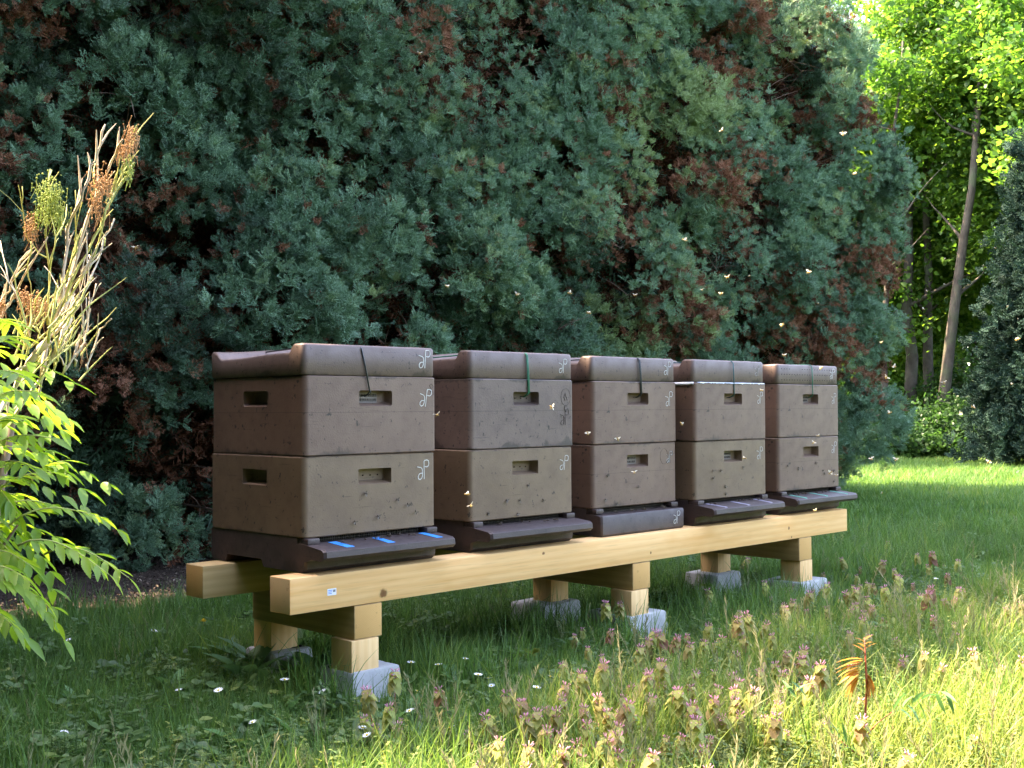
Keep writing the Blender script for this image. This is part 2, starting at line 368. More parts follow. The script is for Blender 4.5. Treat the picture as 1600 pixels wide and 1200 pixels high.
# ------------------------------------------------------------------ scattering of foliage
def template_set(name, meshes):
    c = bpy.data.collections.new(name)
    for i, me in enumerate(meshes):
        o = bpy.data.objects.new('%s_%02d' % (name, i), me); c.objects.link(o)
    return c
GROUPS = {}
def gn_group(coll):
    if coll.name in GROUPS: return GROUPS[coll.name]
    g = bpy.data.node_groups.new('scatter_' + coll.name, 'GeometryNodeTree')
    g.interface.new_socket('Geometry', in_out='INPUT', socket_type='NodeSocketGeometry')
    g.interface.new_socket('Geometry', in_out='OUTPUT', socket_type='NodeSocketGeometry')
    N = g.nodes; L = g.links
    i = N.new('NodeGroupInput'); o = N.new('NodeGroupOutput')
    ci = N.new('GeometryNodeCollectionInfo'); ci.inputs['Collection'].default_value = coll
    ci.inputs['Separate Children'].default_value = True; ci.inputs['Reset Children'].default_value = True
    ip = N.new('GeometryNodeInstanceOnPoints'); ip.inputs['Pick Instance'].default_value = True
    def at(nm, ty):
        a = N.new('GeometryNodeInputNamedAttribute'); a.data_type = ty; a.inputs['Name'].default_value = nm
        return a.outputs['Attribute']
    e2r = N.new('FunctionNodeEulerToRotation'); L.new(at('rot', 'FLOAT_VECTOR'), e2r.inputs[0])
    L.new(i.outputs[0], ip.inputs['Points']); L.new(ci.outputs[0], ip.inputs['Instance'])
    L.new(at('idx', 'INT'), ip.inputs['Instance Index']); L.new(e2r.outputs[0], ip.inputs['Rotation'])
    L.new(at('scl', 'FLOAT'), ip.inputs['Scale']); L.new(ip.outputs[0], o.inputs[0])
    GROUPS[coll.name] = g; return g
def scatter(name, coll, P, Rot, S, I, T, parent=None):
    P = np.asarray(P, dtype=np.float32); n = len(P)
    if parent is not None:
        P = P - np.array(parent.location, dtype=np.float32)
    me = bpy.data.meshes.new(name); me.vertices.add(n); me.vertices.foreach_set('co', P.ravel())
    for nm, ty, arr in (('rot', 'FLOAT_VECTOR', Rot), ('scl', 'FLOAT', S), ('idx', 'INT', I), ('tint', 'FLOAT', T)):
        a = me.attributes.new(nm, ty, 'POINT')
        key = 'vector' if ty == 'FLOAT_VECTOR' else 'value'
        a.data.foreach_set(key, np.asarray(arr, dtype=np.int32 if ty == 'INT' else np.float32).ravel())
    me.update()
    o = link(bpy.data.objects.new(name, me), parent)
    md = o.modifiers.new('scatter', 'NODES'); md.node_group = gn_group(coll)
    o['kind'] = 'stuff'
    return o
def dir_to_euler(D, roll):
    """XYZ euler angles that take local +Z onto each direction, after a roll about it"""
    D = D / np.linalg.norm(D, axis=1, keepdims=True)
    x, y, z = D.T
    # R = Rz(a) Ry(b) Rz(roll): compute matrix, then extract XYZ euler
    a = np.arctan2(y, x); b = np.arccos(np.clip(z, -1, 1))
    ca, sa, cb, sb, cr, sr = np.cos(a), np.sin(a), np.cos(b), np.sin(b), np.cos(roll), np.sin(roll)
    r00 = ca*cb*cr - sa*sr; r10 = sa*cb*cr + ca*sr; r20 = -sb*cr
    r21 = sb*sr; r22 = cb
    return np.stack([np.arctan2(r21, r22), np.arcsin(np.clip(-r20, -1, 1)), np.arctan2(r10, r00)], 1)

# --- leaf templates
def spray_mesh(mat, seed, nsp=5, L=0.115, wid=0.0019, open_=0.85):
    r = random.Random(seed); mb = MB()
    for s in range(nsp):
        a = 2 * math.pi * s / nsp + r.uniform(-.4, .4); tilt = r.uniform(0.15, open_)
        d = Vector((math.cos(a) * math.sin(tilt), math.sin(a) * math.sin(tilt), math.cos(tilt)))
        side = d.cross(Vector((0, 0, 1))); side = side.normalized() if side.length > .01 else Vector((1, 0, 0))
        side = (side * math.cos(r.uniform(-.7, .7)) + d.cross(side) * math.sin(r.uniform(-.7, .7))).normalized()
        ln = L * r.uniform(.65, 1.1); n = 8; droop = r.uniform(0.0, 0.35)
        def pt(t): return d * (ln * t) - Vector((0, 0, 1)) * (droop * ln * t * t)
        def blade(p, q, w0):
            ax = (q - p); nn = ax.cross(side); 
            if nn.length < 1e-7: nn = ax.orthogonal()
            sd = nn.cross(ax).normalized() * w0
            sd = (sd + nn.normalized() * w0 * r.uniform(-.8, .8))
            mid = p + ax * 0.45
            mb.add([p - sd * .5, mid + sd * 1.1, q, mid - sd * 1.1], [(0, 1, 2), (0, 2, 3)])
        blade(pt(0), pt(1), wid)
        for k in range(1, n):
            t = k / n; p = pt(t)
            for sg in (-1, 1):
                if r.random() < .1: continue
                bl = ln * .42 * (1 - t * .75) * r.uniform(.7, 1.15)
                bd = (d * .75 + side * sg * .8 + Vector((0, 0, r.uniform(-.2, .15)))).normalized()
                q = p + bd * bl
                blade(p, q, wid)
                if bl > 0.018:
                    for u in (.45, .75):
                        p2 = p + bd * bl * u
                        for s2 in (-1, 1):
                            bd2 = (bd * .8 + side.cross(bd).normalized() * r.uniform(-.3, .3) + (d - side * sg * .4) * .6 * s2).normalized()
                            blade(p2, p2 + bd2 * bl * .42, wid * 1.1)
    return mb.mesh('spray', mat, False)
def leaf_poly(mb, base, d, nrm, L, W, m=0, fold=0.15, pts=None, droop=0.0):
    d = d.normalized(); s = d.cross(nrm).normalized(); u = s.cross(d)
    prof = pts or [(0, 0.06), (.2, .8), (.45, 1.0), (.75, .62), (1.0, 0.0)]
    n0 = []; vs = []
    for (t, wv) in prof:
        c = base + d * (L * t) - Vector((0, 0, 1)) * (droop * L * t * t)
        vs += [c - s * (W * wv * .5) + u * (fold * W * wv), c, c + s * (W * wv * .5) + u * (fold * W * wv)]
    fs = []
    for i in range(len(prof) - 1):
        a = i * 3
        fs += [(a, a + 1, a + 4, a + 3), (a + 1, a + 2, a + 5, a + 4)]
    mb.add(vs, fs, m)
def leafcluster(mat, seed, n=16, R=0.28, L=0.11, W=0.085):
    r = random.Random(seed); mb = MB()
    for _ in range(n):
        p = Vector((r.gauss(0, .5), r.gauss(0, .5), r.gauss(0, .35))) * R
        d = Vector((r.uniform(-1, 1), r.uniform(-1, 1), r.uniform(-.9, .2)))
        nrm = Vector((r.uniform(-.6, .6), r.uniform(-.6, .6), 1)).normalized()
        l = L * r.uniform(.6, 1.2); d = d.normalized(); s = d.cross(nrm)
        if s.length < .05: continue
        s.normalize(); wv = W * r.uniform(.8, 1.1) * l / L
        mb.add([p, p + d*l*.35 - s*wv*.5, p + d*l*.72 - s*wv*.3, p + d*l, p + d*l*.72 + s*wv*.3, p + d*l*.35 + s*wv*.5], [(0, 1, 2, 3), (0, 3, 4, 5)])
    return mb.mesh('leaf_cluster', mat, False)
def blades(mat, seed, n=22, h=(.04, .09), R=.06, w0=.0032, lean=.5):
    r = random.Random(seed); mb = MB()
    for _ in range(n):
        b = Vector((r.gauss(0, .5) * R, r.gauss(0, .5) * R, -.005)); a = r.uniform(0, 6.283); H = r.uniform(*h)
        out = Vector((math.cos(a), math.sin(a), 0)); sd = Vector((-math.sin(a + .5), math.cos(a + .5), 0)); le = r.uniform(.1, lean) * H
        vs = []
        for t in (0, .4, .75, 1):
            c = b + out * (le * t * t) + Vector((0, 0, H * (t - .18 * t * t * lean)))
            ww = w0 * (1 - t ** 1.6) * r.uniform(.85, 1.1) + .0003
            vs += [c - sd * ww * .5, c + sd * ww * .5]
        mb.add(vs, [(0, 1, 3, 2), (2, 3, 5, 4), (4, 5, 7, 6)])
    return mb.mesh('grass_tuft', mat, False)
def weedtuft(mat, seed, n=14, R=.05, L=(.012, .026), H=.05, asp=.75):
    r = random.Random(seed); mb = MB()
    for _ in range(n):
        a = r.uniform(0, 6.283); rr = R * math.sqrt(r.random()); h = r.uniform(.25, 1) * H
        p = Vector((math.cos(a) * rr, math.sin(a) * rr, h))
        mb.add([(p.x*.4 - .0006, p.y*.4, 0), (p.x*.4 + .0006, p.y*.4, 0), (p.x + .0006, p.y, h), (p.x - .0006, p.y, h)], [(0, 1, 2, 3)])
        l = r.uniform(*L)
        for k in range(r.choice((1, 2, 3))):
            a2 = r.uniform(0, 6.283)
            d = Vector((math.cos(a2), math.sin(a2), r.uniform(-.3, .4)))
            leaf_poly(mb, p, d, Vector((r.uniform(-.3, .3), r.uniform(-.3, .3), 1)), l, l * asp, fold=.1, pts=[(0, .15), (.35, 1), (.7, .9), (1, .1)])
    return mb.mesh('weed', mat, False)
def seedstalk(mat, seed, H=.22):
    r = random.Random(seed); mb = MB()
    for _ in range(r.choice((2, 3, 4))):
        a = r.uniform(0, 6.283); le = r.uniform(.05, .3) * H; h = H * r.uniform(.6, 1.1)
        pts = [Vector((math.cos(a) * le * t * t, math.sin(a) * le * t * t, h * t)) for t in (0, .35, .7, 1)]
        mb.tube(pts, [.0012, .0011, .0009, .0004], 3)
        for k in range(16):
            t = .55 + .45 * k / 16
            p = pts[2].lerp(pts[3], (t - .7) / .3) if t > .7 else pts[1].lerp(pts[2], (t - .35) / .35)
            d = Vector((r.uniform(-.5, .5), r.uniform(-.5, .5), 1)).normalized()
            leaf_poly(mb, p, d, Vector((d.y, -d.x, .1)) + Vector((.1, .1, 0)), r.uniform(.012, .022), .0028, pts=[(0, .3), (.5, 1), (1, .1)])
    return mb.mesh('seed_stalk', mat, False)
def leafystem(mat, seed):
    r = random.Random(seed); mb = MB()
    for _ in range(r.choice((2, 3, 3))):
        bx, by = r.gauss(0, .015), r.gauss(0, .015); H = r.uniform(.09, .17); lx, ly = r.uniform(-.03, .03), r.uniform(-.03, .03)
        P = [Vector((bx + lx * t * t, by + ly * t * t, H * t)) for t in (0, .4, .75, 1)]; mb.tube(P, [.0014, .0012, .001, .0006], 3, cap=False)
        for k in range(9):
            t = .25 + .75 * k / 8; c = Vector((bx + lx * t * t, by + ly * t * t, H * t)); l = .022 * (1.15 - .6 * t)
            for q in range(2):
                a = k * 1.57 + q * math.pi + r.uniform(-.3, .3)
                leaf_poly(mb, c, Vector((math.cos(a), math.sin(a), r.uniform(-.3, .5))), Vector((r.uniform(-.2, .2), r.uniform(-.2, .2), 1)), l * r.uniform(.7, 1.2), l * .6, fold=.1, pts=[(0, .2), (.35, 1), (.7, .8), (1, .05)], droop=.2)
    return mb.mesh('leafy_stem', mat, False)
TS = {
 'cyp': template_set('cyp', [spray_mesh(M['cyp'], i) for i in range(5)]),
 'dead': template_set('dead', [spray_mesh(M['dead'], 20 + i, 4, .12, .0020, .95) for i in range(3)]),
 'con': template_set('con', [spray_mesh(M['dark_con'], 40 + i, 5, .26, .0065, .8) for i in range(3)]),
 'broad': template_set('broad', [leafcluster(M['broad'], i) for i in range(4)]),
 'broadd': template_set('broadd', [leafcluster(M['broad_dark'], 9 + i) for i in range(3)]),
 'turf': template_set('turf', [blades(M['grass'], i) for i in range(4)] + [blades(M['grass'], 9 + i, 14, (.10, .20), .05, .0036, .7) for i in range(3)]),
 'farturf': template_set('farturf', [blades(M['grass'], 30 + i, 26, (.04, .085), .14, .008, .6) for i in range(3)]),
 'weed': template_set('weed', [weedtuft(M['weed'], i) for i in range(3)] + [weedtuft(M['weed'], 7, 12, .06, (.016, .034), .05, .32), weedtuft(M['weed'], 8, 12, .05, (.012, .022), .07, .85)]),
 'leafy': template_set('leafy', [leafystem(M['weed'], i) for i in range(4)]),
 'straw': template_set('straw', [seedstalk(M['straw'], i) for i in range(3)]),
 'debris': template_set('debris', [leafcluster(M['debris'], 70 + i, 14, .06, .03, .012) for i in range(3)]),
}

# ------------------------------------------------------------------ ground
def ground():
    mb = MB(); xs = np.concatenate([np.array([-160, -80, -40, -20]), np.linspace(-10, 32, 85), np.array([45, 80, 160])])
    ys = np.concatenate([np.array([-160, -80, -40, -20]), np.linspace(-10, 20, 61), np.array([35, 80, 160])])
    vs = [(x, y, 0.018 * noise.noise(Vector((x * .6, y * .6, 0)))) for y in ys for x in xs]
    nx = len(xs); fs = [(j*nx+i, j*nx+i+1, (j+1)*nx+i+1, (j+1)*nx+i) for j in range(len(ys)-1) for i in range(nx-1)]
    mb.add(vs, fs); o = mb.build('lawn_ground', M['lawn']); tag(o, kind='structure')
def gz(x, y): return 0.018 * noise.noise(Vector((x * .6, y * .6, 0)))
ground()
def bed_edge(x):      # front edge of the bare soil under the hedge
    return 1.88 + 0.12 * math.sin(x * 2.1) + 0.10 * math.sin(x * 5.3 + 1) + max(0, x - 1.1) * 0.9
def soilbed():
    mb = MB(); vs = []; n = 70; k = 14
    for i in range(n):
        x = -7 + 9.5 * i / (n - 1)
        y0 = bed_edge(x); y1 = 5.6
        for j in range(k):
            y = y0 + (y1 - y0) * j / (k - 1)
            vs.append((x, y, gz(x, y) + 0.006 + 0.02 * (min(1, j / 3)) + (0.012 * noise.noise(Vector((x * 4, y * 4, 3))) if j else -0.012)))
    fs = [(i*k+j, (i+1)*k+j, (i+1)*k+j+1, i*k+j+1) for i in range(n-1) for j in range(k-1)]
    mb.add(vs, fs); tag(mb.build('soil_bed', M['soil']), kind='structure')
soilbed()

# ------------------------------------------------------------------ hedge of cypresses
def carve(P, S):
    """gaps in the foliage through which the sun reaches the lids and the strip of soil"""
    s = np.array(SUN)
    def foot(z): return P - s[None, :] * ((P[:, 2] - z) / s[2])[:, None]
    keep = np.ones(len(P), bool)
    for (x, y, z, r) in ((0.10, 0.08, 1.03, 0.01), (1.38, 0.11, 1.03, 0.01), (2.57, 0.10, 1.03, 0.0)):
        f = foot(z); keep &= np.sqrt((f[:, 0] - x) ** 2 + (f[:, 1] - y) ** 2) > r + .085 * S
    c = pix(95, 420, 2.4); f = foot(c.z); keep &= np.hypot(f[:, 0] - c.x, f[:, 1] - c.y) > .42 + .085 * S
    f = foot(0.0)
    inx = (f[:, 0] > -0.9) & (f[:, 0] < 1.25)
    wv = 2.15 + 0.06 * np.sin(f[:, 0] * 7) + 0.05 * np.sin(f[:, 0] * 17 + 1)
    keep &= ~(inx & (np.abs(f[:, 1] - wv) < 0.09 + 0.04 * np.sin(f[:, 0] * 11) + .085 * S))
    return keep
NX = [-2.6, -1.25, 0.1, 1.4, 2.7, 4.0, 5.2, 6.5, 7.75]
HL = ['cypress at the left end, standing behind the bare cut twigs', 'cypress rising directly behind the leafy shrub on the left',
      'cypress behind the space to the left of the first beehive', 'cypress behind the first beehive with brown dead patches above the lid',
      'cypress with tall bushy teal foliage behind the second beehive', 'olive tinged cypress behind the third beehive',
      'cypress with dark hollow high up, behind the fourth beehive', 'cypress with reddish dead sprays just above the fifth beehive',
      'cypress closing the hedge at its right end beside the open lawn']
def frontline(x, z):
    """front surface of the hedge"""
    y = 2.75 + 0.10 * math.sin(x * 1.9 + .5) + 0.22 * noise.noise(Vector((x * .55, 0, z * .6)))
    if z < 1.0: y += (1.0 - z) * (0.55 if x < 1.6 else 0.15)
    y += max(0, z - 3.2) * 0.10
    y += max(0.0, x - 7.9) ** 2 * 0.55 + max(0, 1.3 - z) * max(0, x - 6.5) * .25
    return y
def htop(x): return 6.0 + 0.30 * noise.noise(Vector((x * .8, 7, 0))) + .35 - 1.85 * max(0, min(1, (x - 4.3) / 2.2))
def hedge():
    C = []; x = -3.6
    while x < 8.75:
        z = 0.12
        while z < htop(x):
            jx, jz = rnd.uniform(-.13, .13), rnd.uniform(-.12, .12)
            cx, cz = x + jx, max(.08, z + jz)
            y = frontline(cx, cz)
            hole = noise.noise(Vector((cx * 1.5, 5, cz * 1.5)))
            prot = rnd.uniform(-.12, .20) + 0.42 * noise.noise(Vector((cx * 1.7, 2, cz * 1.7)))
            skip = (hole < -0.16 and rnd.random() < .9) or rnd.random() < .05
            if cx > 7.4: skip = False
            if cz < 0.9 and rnd.random() < (.45 if cx < 2.5 else .15): skip = True
            if not skip:
                C.append((cx, y - prot, cz, rnd.choice((rnd.uniform(.13, .22), rnd.uniform(.2, .3), rnd.uniform(.28, .42))), 0))
            else:
                C.append((cx, y + .45, cz, rnd.uniform(.2, .3), 1))
            z += 0.30
        x += 0.30
    # rounded right end face, top and the rear side
    for _ in range(460):
        a = rnd.uniform(0, 1); z = rnd.uniform(.15, 4.6); C.append((8.3 + .35 * math.sin(a * math.pi) + rnd.uniform(-.1, .1) - max(0, z - 3.5) * .25 - max(0, 1.8 - z) * .45, 3.1 + 2.0 * a, z, rnd.uniform(.18, .34), 0))
    for _ in range(420):
        x = rnd.uniform(-3.8, 8.45); C.append((x, rnd.uniform(3.1, 5.2), htop(x) + rnd.uniform(-.15, .25), rnd.uniform(.2, .36), 0))
    for _ in range(420):
        x = rnd.uniform(-3.8, 8.45); C.append((x, rnd.uniform(5.0, 5.4), rnd.uniform(.2, htop(x)), rnd.uniform(.25, .4), 2))
    out = {i: dict(g=[], d=[]) for i in range(len(NX))}
    for (cx, cy, cz, r, kind) in C:
        ti = int(np.argmin([abs(cx - a) for a in NX]))
        n = {0: 88, 1: 30, 2: 16}[kind]
        n = int(n * (r / .25) ** 1.6)
        u = rng.normal(size=(n, 3)); u /= np.linalg.norm(u, axis=1, keepdims=True)
        if kind != 2: u[:, 1] = -np.abs(u[:, 1]) * 1.0 + .25 * (rng.random(n) < .3)
        if cx > 8.2: u[:, 0] = np.abs(u[:, 0])
        rad = r * (0.55 + 0.55 * rng.random(n)) * (1 + .3 * np.sin(u[:, 0] * 5 + cx * 9) * np.cos(u[:, 2] * 4 + cz * 7))
        P = np.array([cx, cy, cz]) + u * rad[:, None] * np.array([1.05, .85, .85])
        out_dir = np.array([0, -.45, .8]) if kind != 2 else np.array([0, .5, .5])
        D = u * .9 + out_dir + rng.normal(size=(n, 3)) * .25
        bt = .52 + .30 * noise.noise(Vector((cx * .5, 9, cz * .5))) + rnd.uniform(-.22, .24)
        if 4.2 < cx < 5.6 and 1.2 < cz < 3.2: bt += .22
        T = np.clip(bt + rng.normal(size=n) * .13, 0, 1)
        nb = noise.noise(Vector((cx * 2.9 + 3, 4, cz * 2.9))) + (.18 if cz < 1.3 else 0)
        browns = (nb > .19 and rnd.random() < .65) or (kind == 1 and rnd.random() < .7) or rnd.random() < .05
        isb = rng.random(n) < (0.8 if browns else 0.05)
        S = rng.uniform(.5, 1.0, n) * rnd.choice((.75, .95, 1.12)) * (1.0 if kind != 2 else 1.8)
        out[ti]['g'].append((P[~isb], D[~isb], S[~isb], T[~isb]))
        out[ti]['d'].append((P[isb], D[isb], S[isb] * 1.0, np.clip(.5 + .35 * nb + rng.normal(size=isb.sum()) * .2, 0, 1)))
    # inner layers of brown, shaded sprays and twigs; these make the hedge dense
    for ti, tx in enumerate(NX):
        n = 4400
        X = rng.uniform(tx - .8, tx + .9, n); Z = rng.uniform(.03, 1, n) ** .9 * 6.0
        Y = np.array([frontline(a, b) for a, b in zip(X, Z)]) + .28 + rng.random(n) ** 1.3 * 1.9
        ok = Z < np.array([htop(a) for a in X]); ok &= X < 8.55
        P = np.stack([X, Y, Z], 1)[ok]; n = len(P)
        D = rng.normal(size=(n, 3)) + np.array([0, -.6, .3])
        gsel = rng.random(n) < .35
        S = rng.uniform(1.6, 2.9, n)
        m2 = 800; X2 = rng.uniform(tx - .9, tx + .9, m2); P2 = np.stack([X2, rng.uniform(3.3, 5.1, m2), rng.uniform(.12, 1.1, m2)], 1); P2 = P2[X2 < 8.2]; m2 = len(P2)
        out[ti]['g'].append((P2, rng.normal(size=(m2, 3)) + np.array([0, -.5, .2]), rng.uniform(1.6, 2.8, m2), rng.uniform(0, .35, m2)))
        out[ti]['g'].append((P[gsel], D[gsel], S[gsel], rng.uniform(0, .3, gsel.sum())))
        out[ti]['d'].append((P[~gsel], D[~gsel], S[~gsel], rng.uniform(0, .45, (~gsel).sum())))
    for ti, tx in enumerate(NX):
        root = tag(empty('cypress_tree', (tx, 3.95, 0)), HL[ti], 'cypress', 'cypresses grown together as a tall hedge')
        mb = MB(); pts = [Vector((rnd.uniform(-.03, .03) * k, rnd.uniform(-.03, .03) * k, 4.6 * k / 7)) for k in range(8)]
        mb.tube(pts, [.11, .095, .085, .075, .06, .045, .03, .015], 8); mb.build('trunk', M['bark_dark'], root)
        bb = MB()
        for _ in range(70):
            z = rnd.uniform(.15, 4.2); a = rnd.uniform(-2.9, -.25); L = rnd.choice((rnd.uniform(.6, 1.15), rnd.uniform(1.1, 1.5)))
            p = Vector((0, 0, z)); pts = [p]
            d = Vector((math.cos(a), math.sin(a), rnd.uniform(-.05, .5)))
            for k in range(5):
                p = p + d * (L / 5); d = (d + Vector((rnd.uniform(-.25, .25), rnd.uniform(-.25, .25), rnd.uniform(-.1, .2)))).normalized(); pts.append(p)
            bb.tube(pts, [.014, .012, .009, .007, .005, .002], 4, cap=False)
            for q in pts[2:]:
                for _ in range(3):
                    dd = Vector((rnd.uniform(-1, 1), rnd.uniform(-1, .4), rnd.uniform(-.4, .6))).normalized() * rnd.uniform(.1, .28)
                    bb.tube([q, q + dd * .5 + Vector((0, 0, .01)), q + dd], [.003, .0022, .001], 3, cap=False)
        bb.build('inner_branches', M['twig_brown'], root, smooth=True)['kind'] = 'stuff'
        for key, nm, coll in (('g', 'crown', TS['cyp']), ('d', 'dead_foliage', TS['dead'])):
            P = np.concatenate([a[0] for a in out[ti][key]]); D = np.concatenate([a[1] for a in out[ti][key]])
            S = np.concatenate([a[2] for a in out[ti][key]]); T = np.concatenate([a[3] for a in out[ti][key]])
            k = carve(P, S) & (P[:, 2] > .02); P, D, S, T = P[k], D[k], S[k], T[k]; n = len(P)
            scatter(nm, coll, P, dir_to_euler(D, rng.uniform(0, 6.28, n)), S, rng.integers(0, 8, n) % len(coll.objects), T, root)
hedge()

# ------------------------------------------------------------------ trees beyond
def tree(name, x, y, H, R, label, cat, group, coll, mat, trunks, n=2600, z0=2.5, seed=0, tint=(.0, .85), scale=1.0, lean=(0, 0), crown=True, limbs=9):
    r = random.Random(seed); g = np.random.default_rng(seed)
    root = tag(empty(name, (x, y, 0)), label, cat, group)
    tips = []
    for (dx, dy, r0, lx, ly, hh) in trunks:
        mb = MB(); pts = []; rad = []
        for k in range(10):
            t = k / 9
            pts.append(Vector((dx + lx * t + r.uniform(-.05, .05), dy + ly * t + r.uniform(-.05, .05), hh * t - .05)))
            rad.append(r0 * (1.25 if k == 0 else 1 - .75 * t))
        mb.tube(pts, rad, 12)
        for _ in range(limbs):
            k = r.randint(3, 8); p = pts[k].copy(); a = r.uniform(0, 6.28); L = r.uniform(.25, .6) * R
            d = Vector((math.cos(a), math.sin(a), r.uniform(.3, 1.1))).normalized(); lp = [p]
            for q in range(5):
                p = p + d * L / 5; d = (d + Vector((r.uniform(-.25, .25), r.uniform(-.25, .25), r.uniform(-.1, .2)))).normalized(); lp.append(p)
            mb.tube(lp, [rad[k] * .5 * (1 - i * .18) for i in range(6)], 6, cap=False); tips.append(lp[-1])
        mb.build('trunk', mat, root)
    # clumped crown
    P = []; 
    nc = 46
    for c in range(nc):
        u = g.normal(size=3); u /= np.linalg.norm(u); rr = g.random() ** .45
        c0 = np.array([u[0] * R * rr + lean[0], u[1] * R * rr + lean[1], (z0 + H) / 2 + u[2] * (H - z0) / 2 * rr])
        k = n // nc; cr = R * g.uniform(.2, .36)
        v = g.normal(size=(k, 3)); v /= np.linalg.norm(v, axis=1, keepdims=True)
        P.append(c0 + v * (cr * (.5 + .6 * g.random((k, 1)))) * np.array([1, 1, .75]))
    P = np.concatenate(P); P = P[P[:, 2] > .1]; m = len(P)
    D = g.normal(size=(m, 3)) * .5 + np.array([0, 0, 1.0])
    T = np.clip(g.uniform(tint[0], tint[1], m), 0, 1)
    loc = np.array([x, y, 0])
    scatter('crown', coll, P + loc, dir_to_euler(D, g.uniform(0, 6.28, m)), g.uniform(.7, 1.3, m) * scale, g.integers(0, 12, m) % len(coll.objects), T, root)
    return root
BG = 'broadleaf trees beyond the lawn'
def ground_pt(px, d):
    q = pix(px, 640, d); return q.x, q.y
x, y = ground_pt(1437, 23.5)
tree('maple_tree', x, y, 10.5, 3.2, 'twin stemmed broadleaf tree with sun flecks on its grey trunks, left of the leaning one', 'tree', BG, TS['broad'], M['bark_grey'],
     [(-.16, .1, .14, .1, .1, 8.5), (.2, -.1, .12, .25, .1, 8.0), (-1.3, .4, .07, .2, .4, 6.0)], n=3300, z0=2.6, seed=3, lean=(.2, .2))
x, y = ground_pt(1466, 21.0)
tree('maple_tree', x, y, 10.0, 2.8, 'broadleaf tree with a single smooth grey trunk leaning right', 'tree', BG, TS['broad'], M['bark_grey'],
     [(0, 0, .115, .75, -.75, 8.5), (-.55, .8, .07, .3, -.3, 7.5)], n=2500, z0=3.0, seed=5, lean=(1.0, -.8))
spec = [ # px, depth, H, R, trunk r, z0, n, dark, label
 (1345, 27, 7.0, 2.8, .16, .8, 2600, 0, 'bright yellow green tree seen just past the right end of the hedge'),
 (1535, 27, 11.5, 3.4, .2, .6, 3400, 0, 'sunlit yellow green tree behind the leaning grey trunk'),
 (1620, 24, 10.5, 3.4, .2, 2.6, 2800, 0, 'large leaved bright tree overhanging the top right corner'),
 (1400, 31, 8.5, 3.3, .2, 1.0, 2600, 1, 'tall darker tree far behind the twin trunks'),
 (1500, 34, 12.5, 3.6, .2, .8, 2600, 1, 'tallest dark green tree at the back of the wood, on the right'),
 (1290, 30, 8.0, 3.2, .2, 1.2, 2400, 0, 'green tree showing above the hedge near its right end'),
 (1700, 30, 12.0, 4.0, .25, 1.5, 1500, 1, 'dark tree behind the conifer at the right edge')]
for i, (px, d, H, R, r0, z0, n, dk, lab) in enumerate(spec):
    x, y = ground_pt(px, d)
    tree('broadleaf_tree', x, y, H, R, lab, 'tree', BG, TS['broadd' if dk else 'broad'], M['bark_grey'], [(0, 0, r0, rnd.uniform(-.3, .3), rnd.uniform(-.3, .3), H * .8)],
         n=int(n * 1.3), z0=z0, seed=20 + i, scale=1.0, tint=(.1, 1.0))
bush = [(1395, 21, .8, 1.5, 1, 'low leafy bush at the foot of the twin trunks'), (1452, 19.6, .55, 1.0, 1, 'dark undergrowth bush in front of the leaning trunk'),
        (1540, 20.5, .8, 1.4, 1, 'low bush between the leaning trunk and the dark conifer'), (1350, 24.5, 1.5, 1.9, 0, 'rounded light green bush beside the end of the hedge'),
        (1480, 25.5, 1.5, 1.9, 0, 'wide green bush behind both grey trunks'), (1560, 24, 1.8, 1.8, 1, 'shaded bush behind the conifer on the right')]
for i, (px, d, H, R, dk, lab) in enumerate(bush):
    x, y = ground_pt(px, d)
    tree('bush', x, y, H, R, lab, 'bush', 'undergrowth bushes at the edge of the wood', TS['broadd' if dk else 'broad'], M['bark_grey'], [(0, 0, .04, .1, .1, H * .7)],
         n=1100, z0=-.3, seed=50 + i, scale=.7, tint=(.0, .45), limbs=4)  # low tints put the shade of the undergrowth into the leaf colour
# the two conifers at the right edge
def conifer(px, d, H, R, lab, seed, n=7500, xy=None, grp='dark conifers at the right edge', tall=False, ss=1.0):
    g = np.random.default_rng(seed); x, y = xy or ground_pt(px, d); root = tag(empty('conifer_tree', (x, y, 0)), lab, 'conifer', grp)
    mb = MB(); mb.tube([(0, 0, 0), (0.02, 0, H * .5), (0, .02, H * .96)], [.14, .08, .01], 8); mb.build('trunk', M['bark_dark'], root)
    P = []; D = []
    nb = 210
    for k in range(nb):
        t = (k + .5) / nb; z = .15 + (H - .2) * t ** 1.1; rr = R * (1 - t) ** .75 * g.uniform(.75, 1.1); a = k * 2.39996
        c = n // nb
        u = g.random(c) ** .6
        px_ = np.cos(a) * rr * u; py_ = np.sin(a) * rr * u; sp = .16 + .16 * (1 - u)
        q = np.stack([px_ + g.normal(size=c) * sp, py_ + g.normal(size=c) * sp, z + .25 * u * rr - .35 * u * u * rr + g.normal(size=c) * .09], 1)
        P.append(q); D.append(np.stack([np.full(c, np.cos(a)), np.full(c, np.sin(a)), np.full(c, .35)], 1) + g.normal(size=(c, 3)) * .3)
    P = np.concatenate(P); D = np.concatenate(D); k = P[:, 2] > .05
    if tall:      # the gap through which the sun reaches the cut back shrub
        c = pix(95, 420, 2.4); s = np.array(SUN); W_ = P + np.array([x, y, 0]); f = W_ - s[None, :] * ((W_[:, 2] - c.z) / s[2])[:, None]
        k &= np.hypot(f[:, 0] - c.x, f[:, 1] - c.y) > .75
    P = P[k]; D = D[k]; m = len(P)
    scatter('crown', TS['con'], P + np.array([x, y, 0]), dir_to_euler(D, g.uniform(0, 6.28, m)), g.uniform(.6, 1.2, m) * ss, g.integers(0, 3, m), g.uniform(0, 1, m), root)
conifer(1672, 17.0, 4.7, 1.35, 'dark blue green conifer cut by the right edge of the photo', 81)
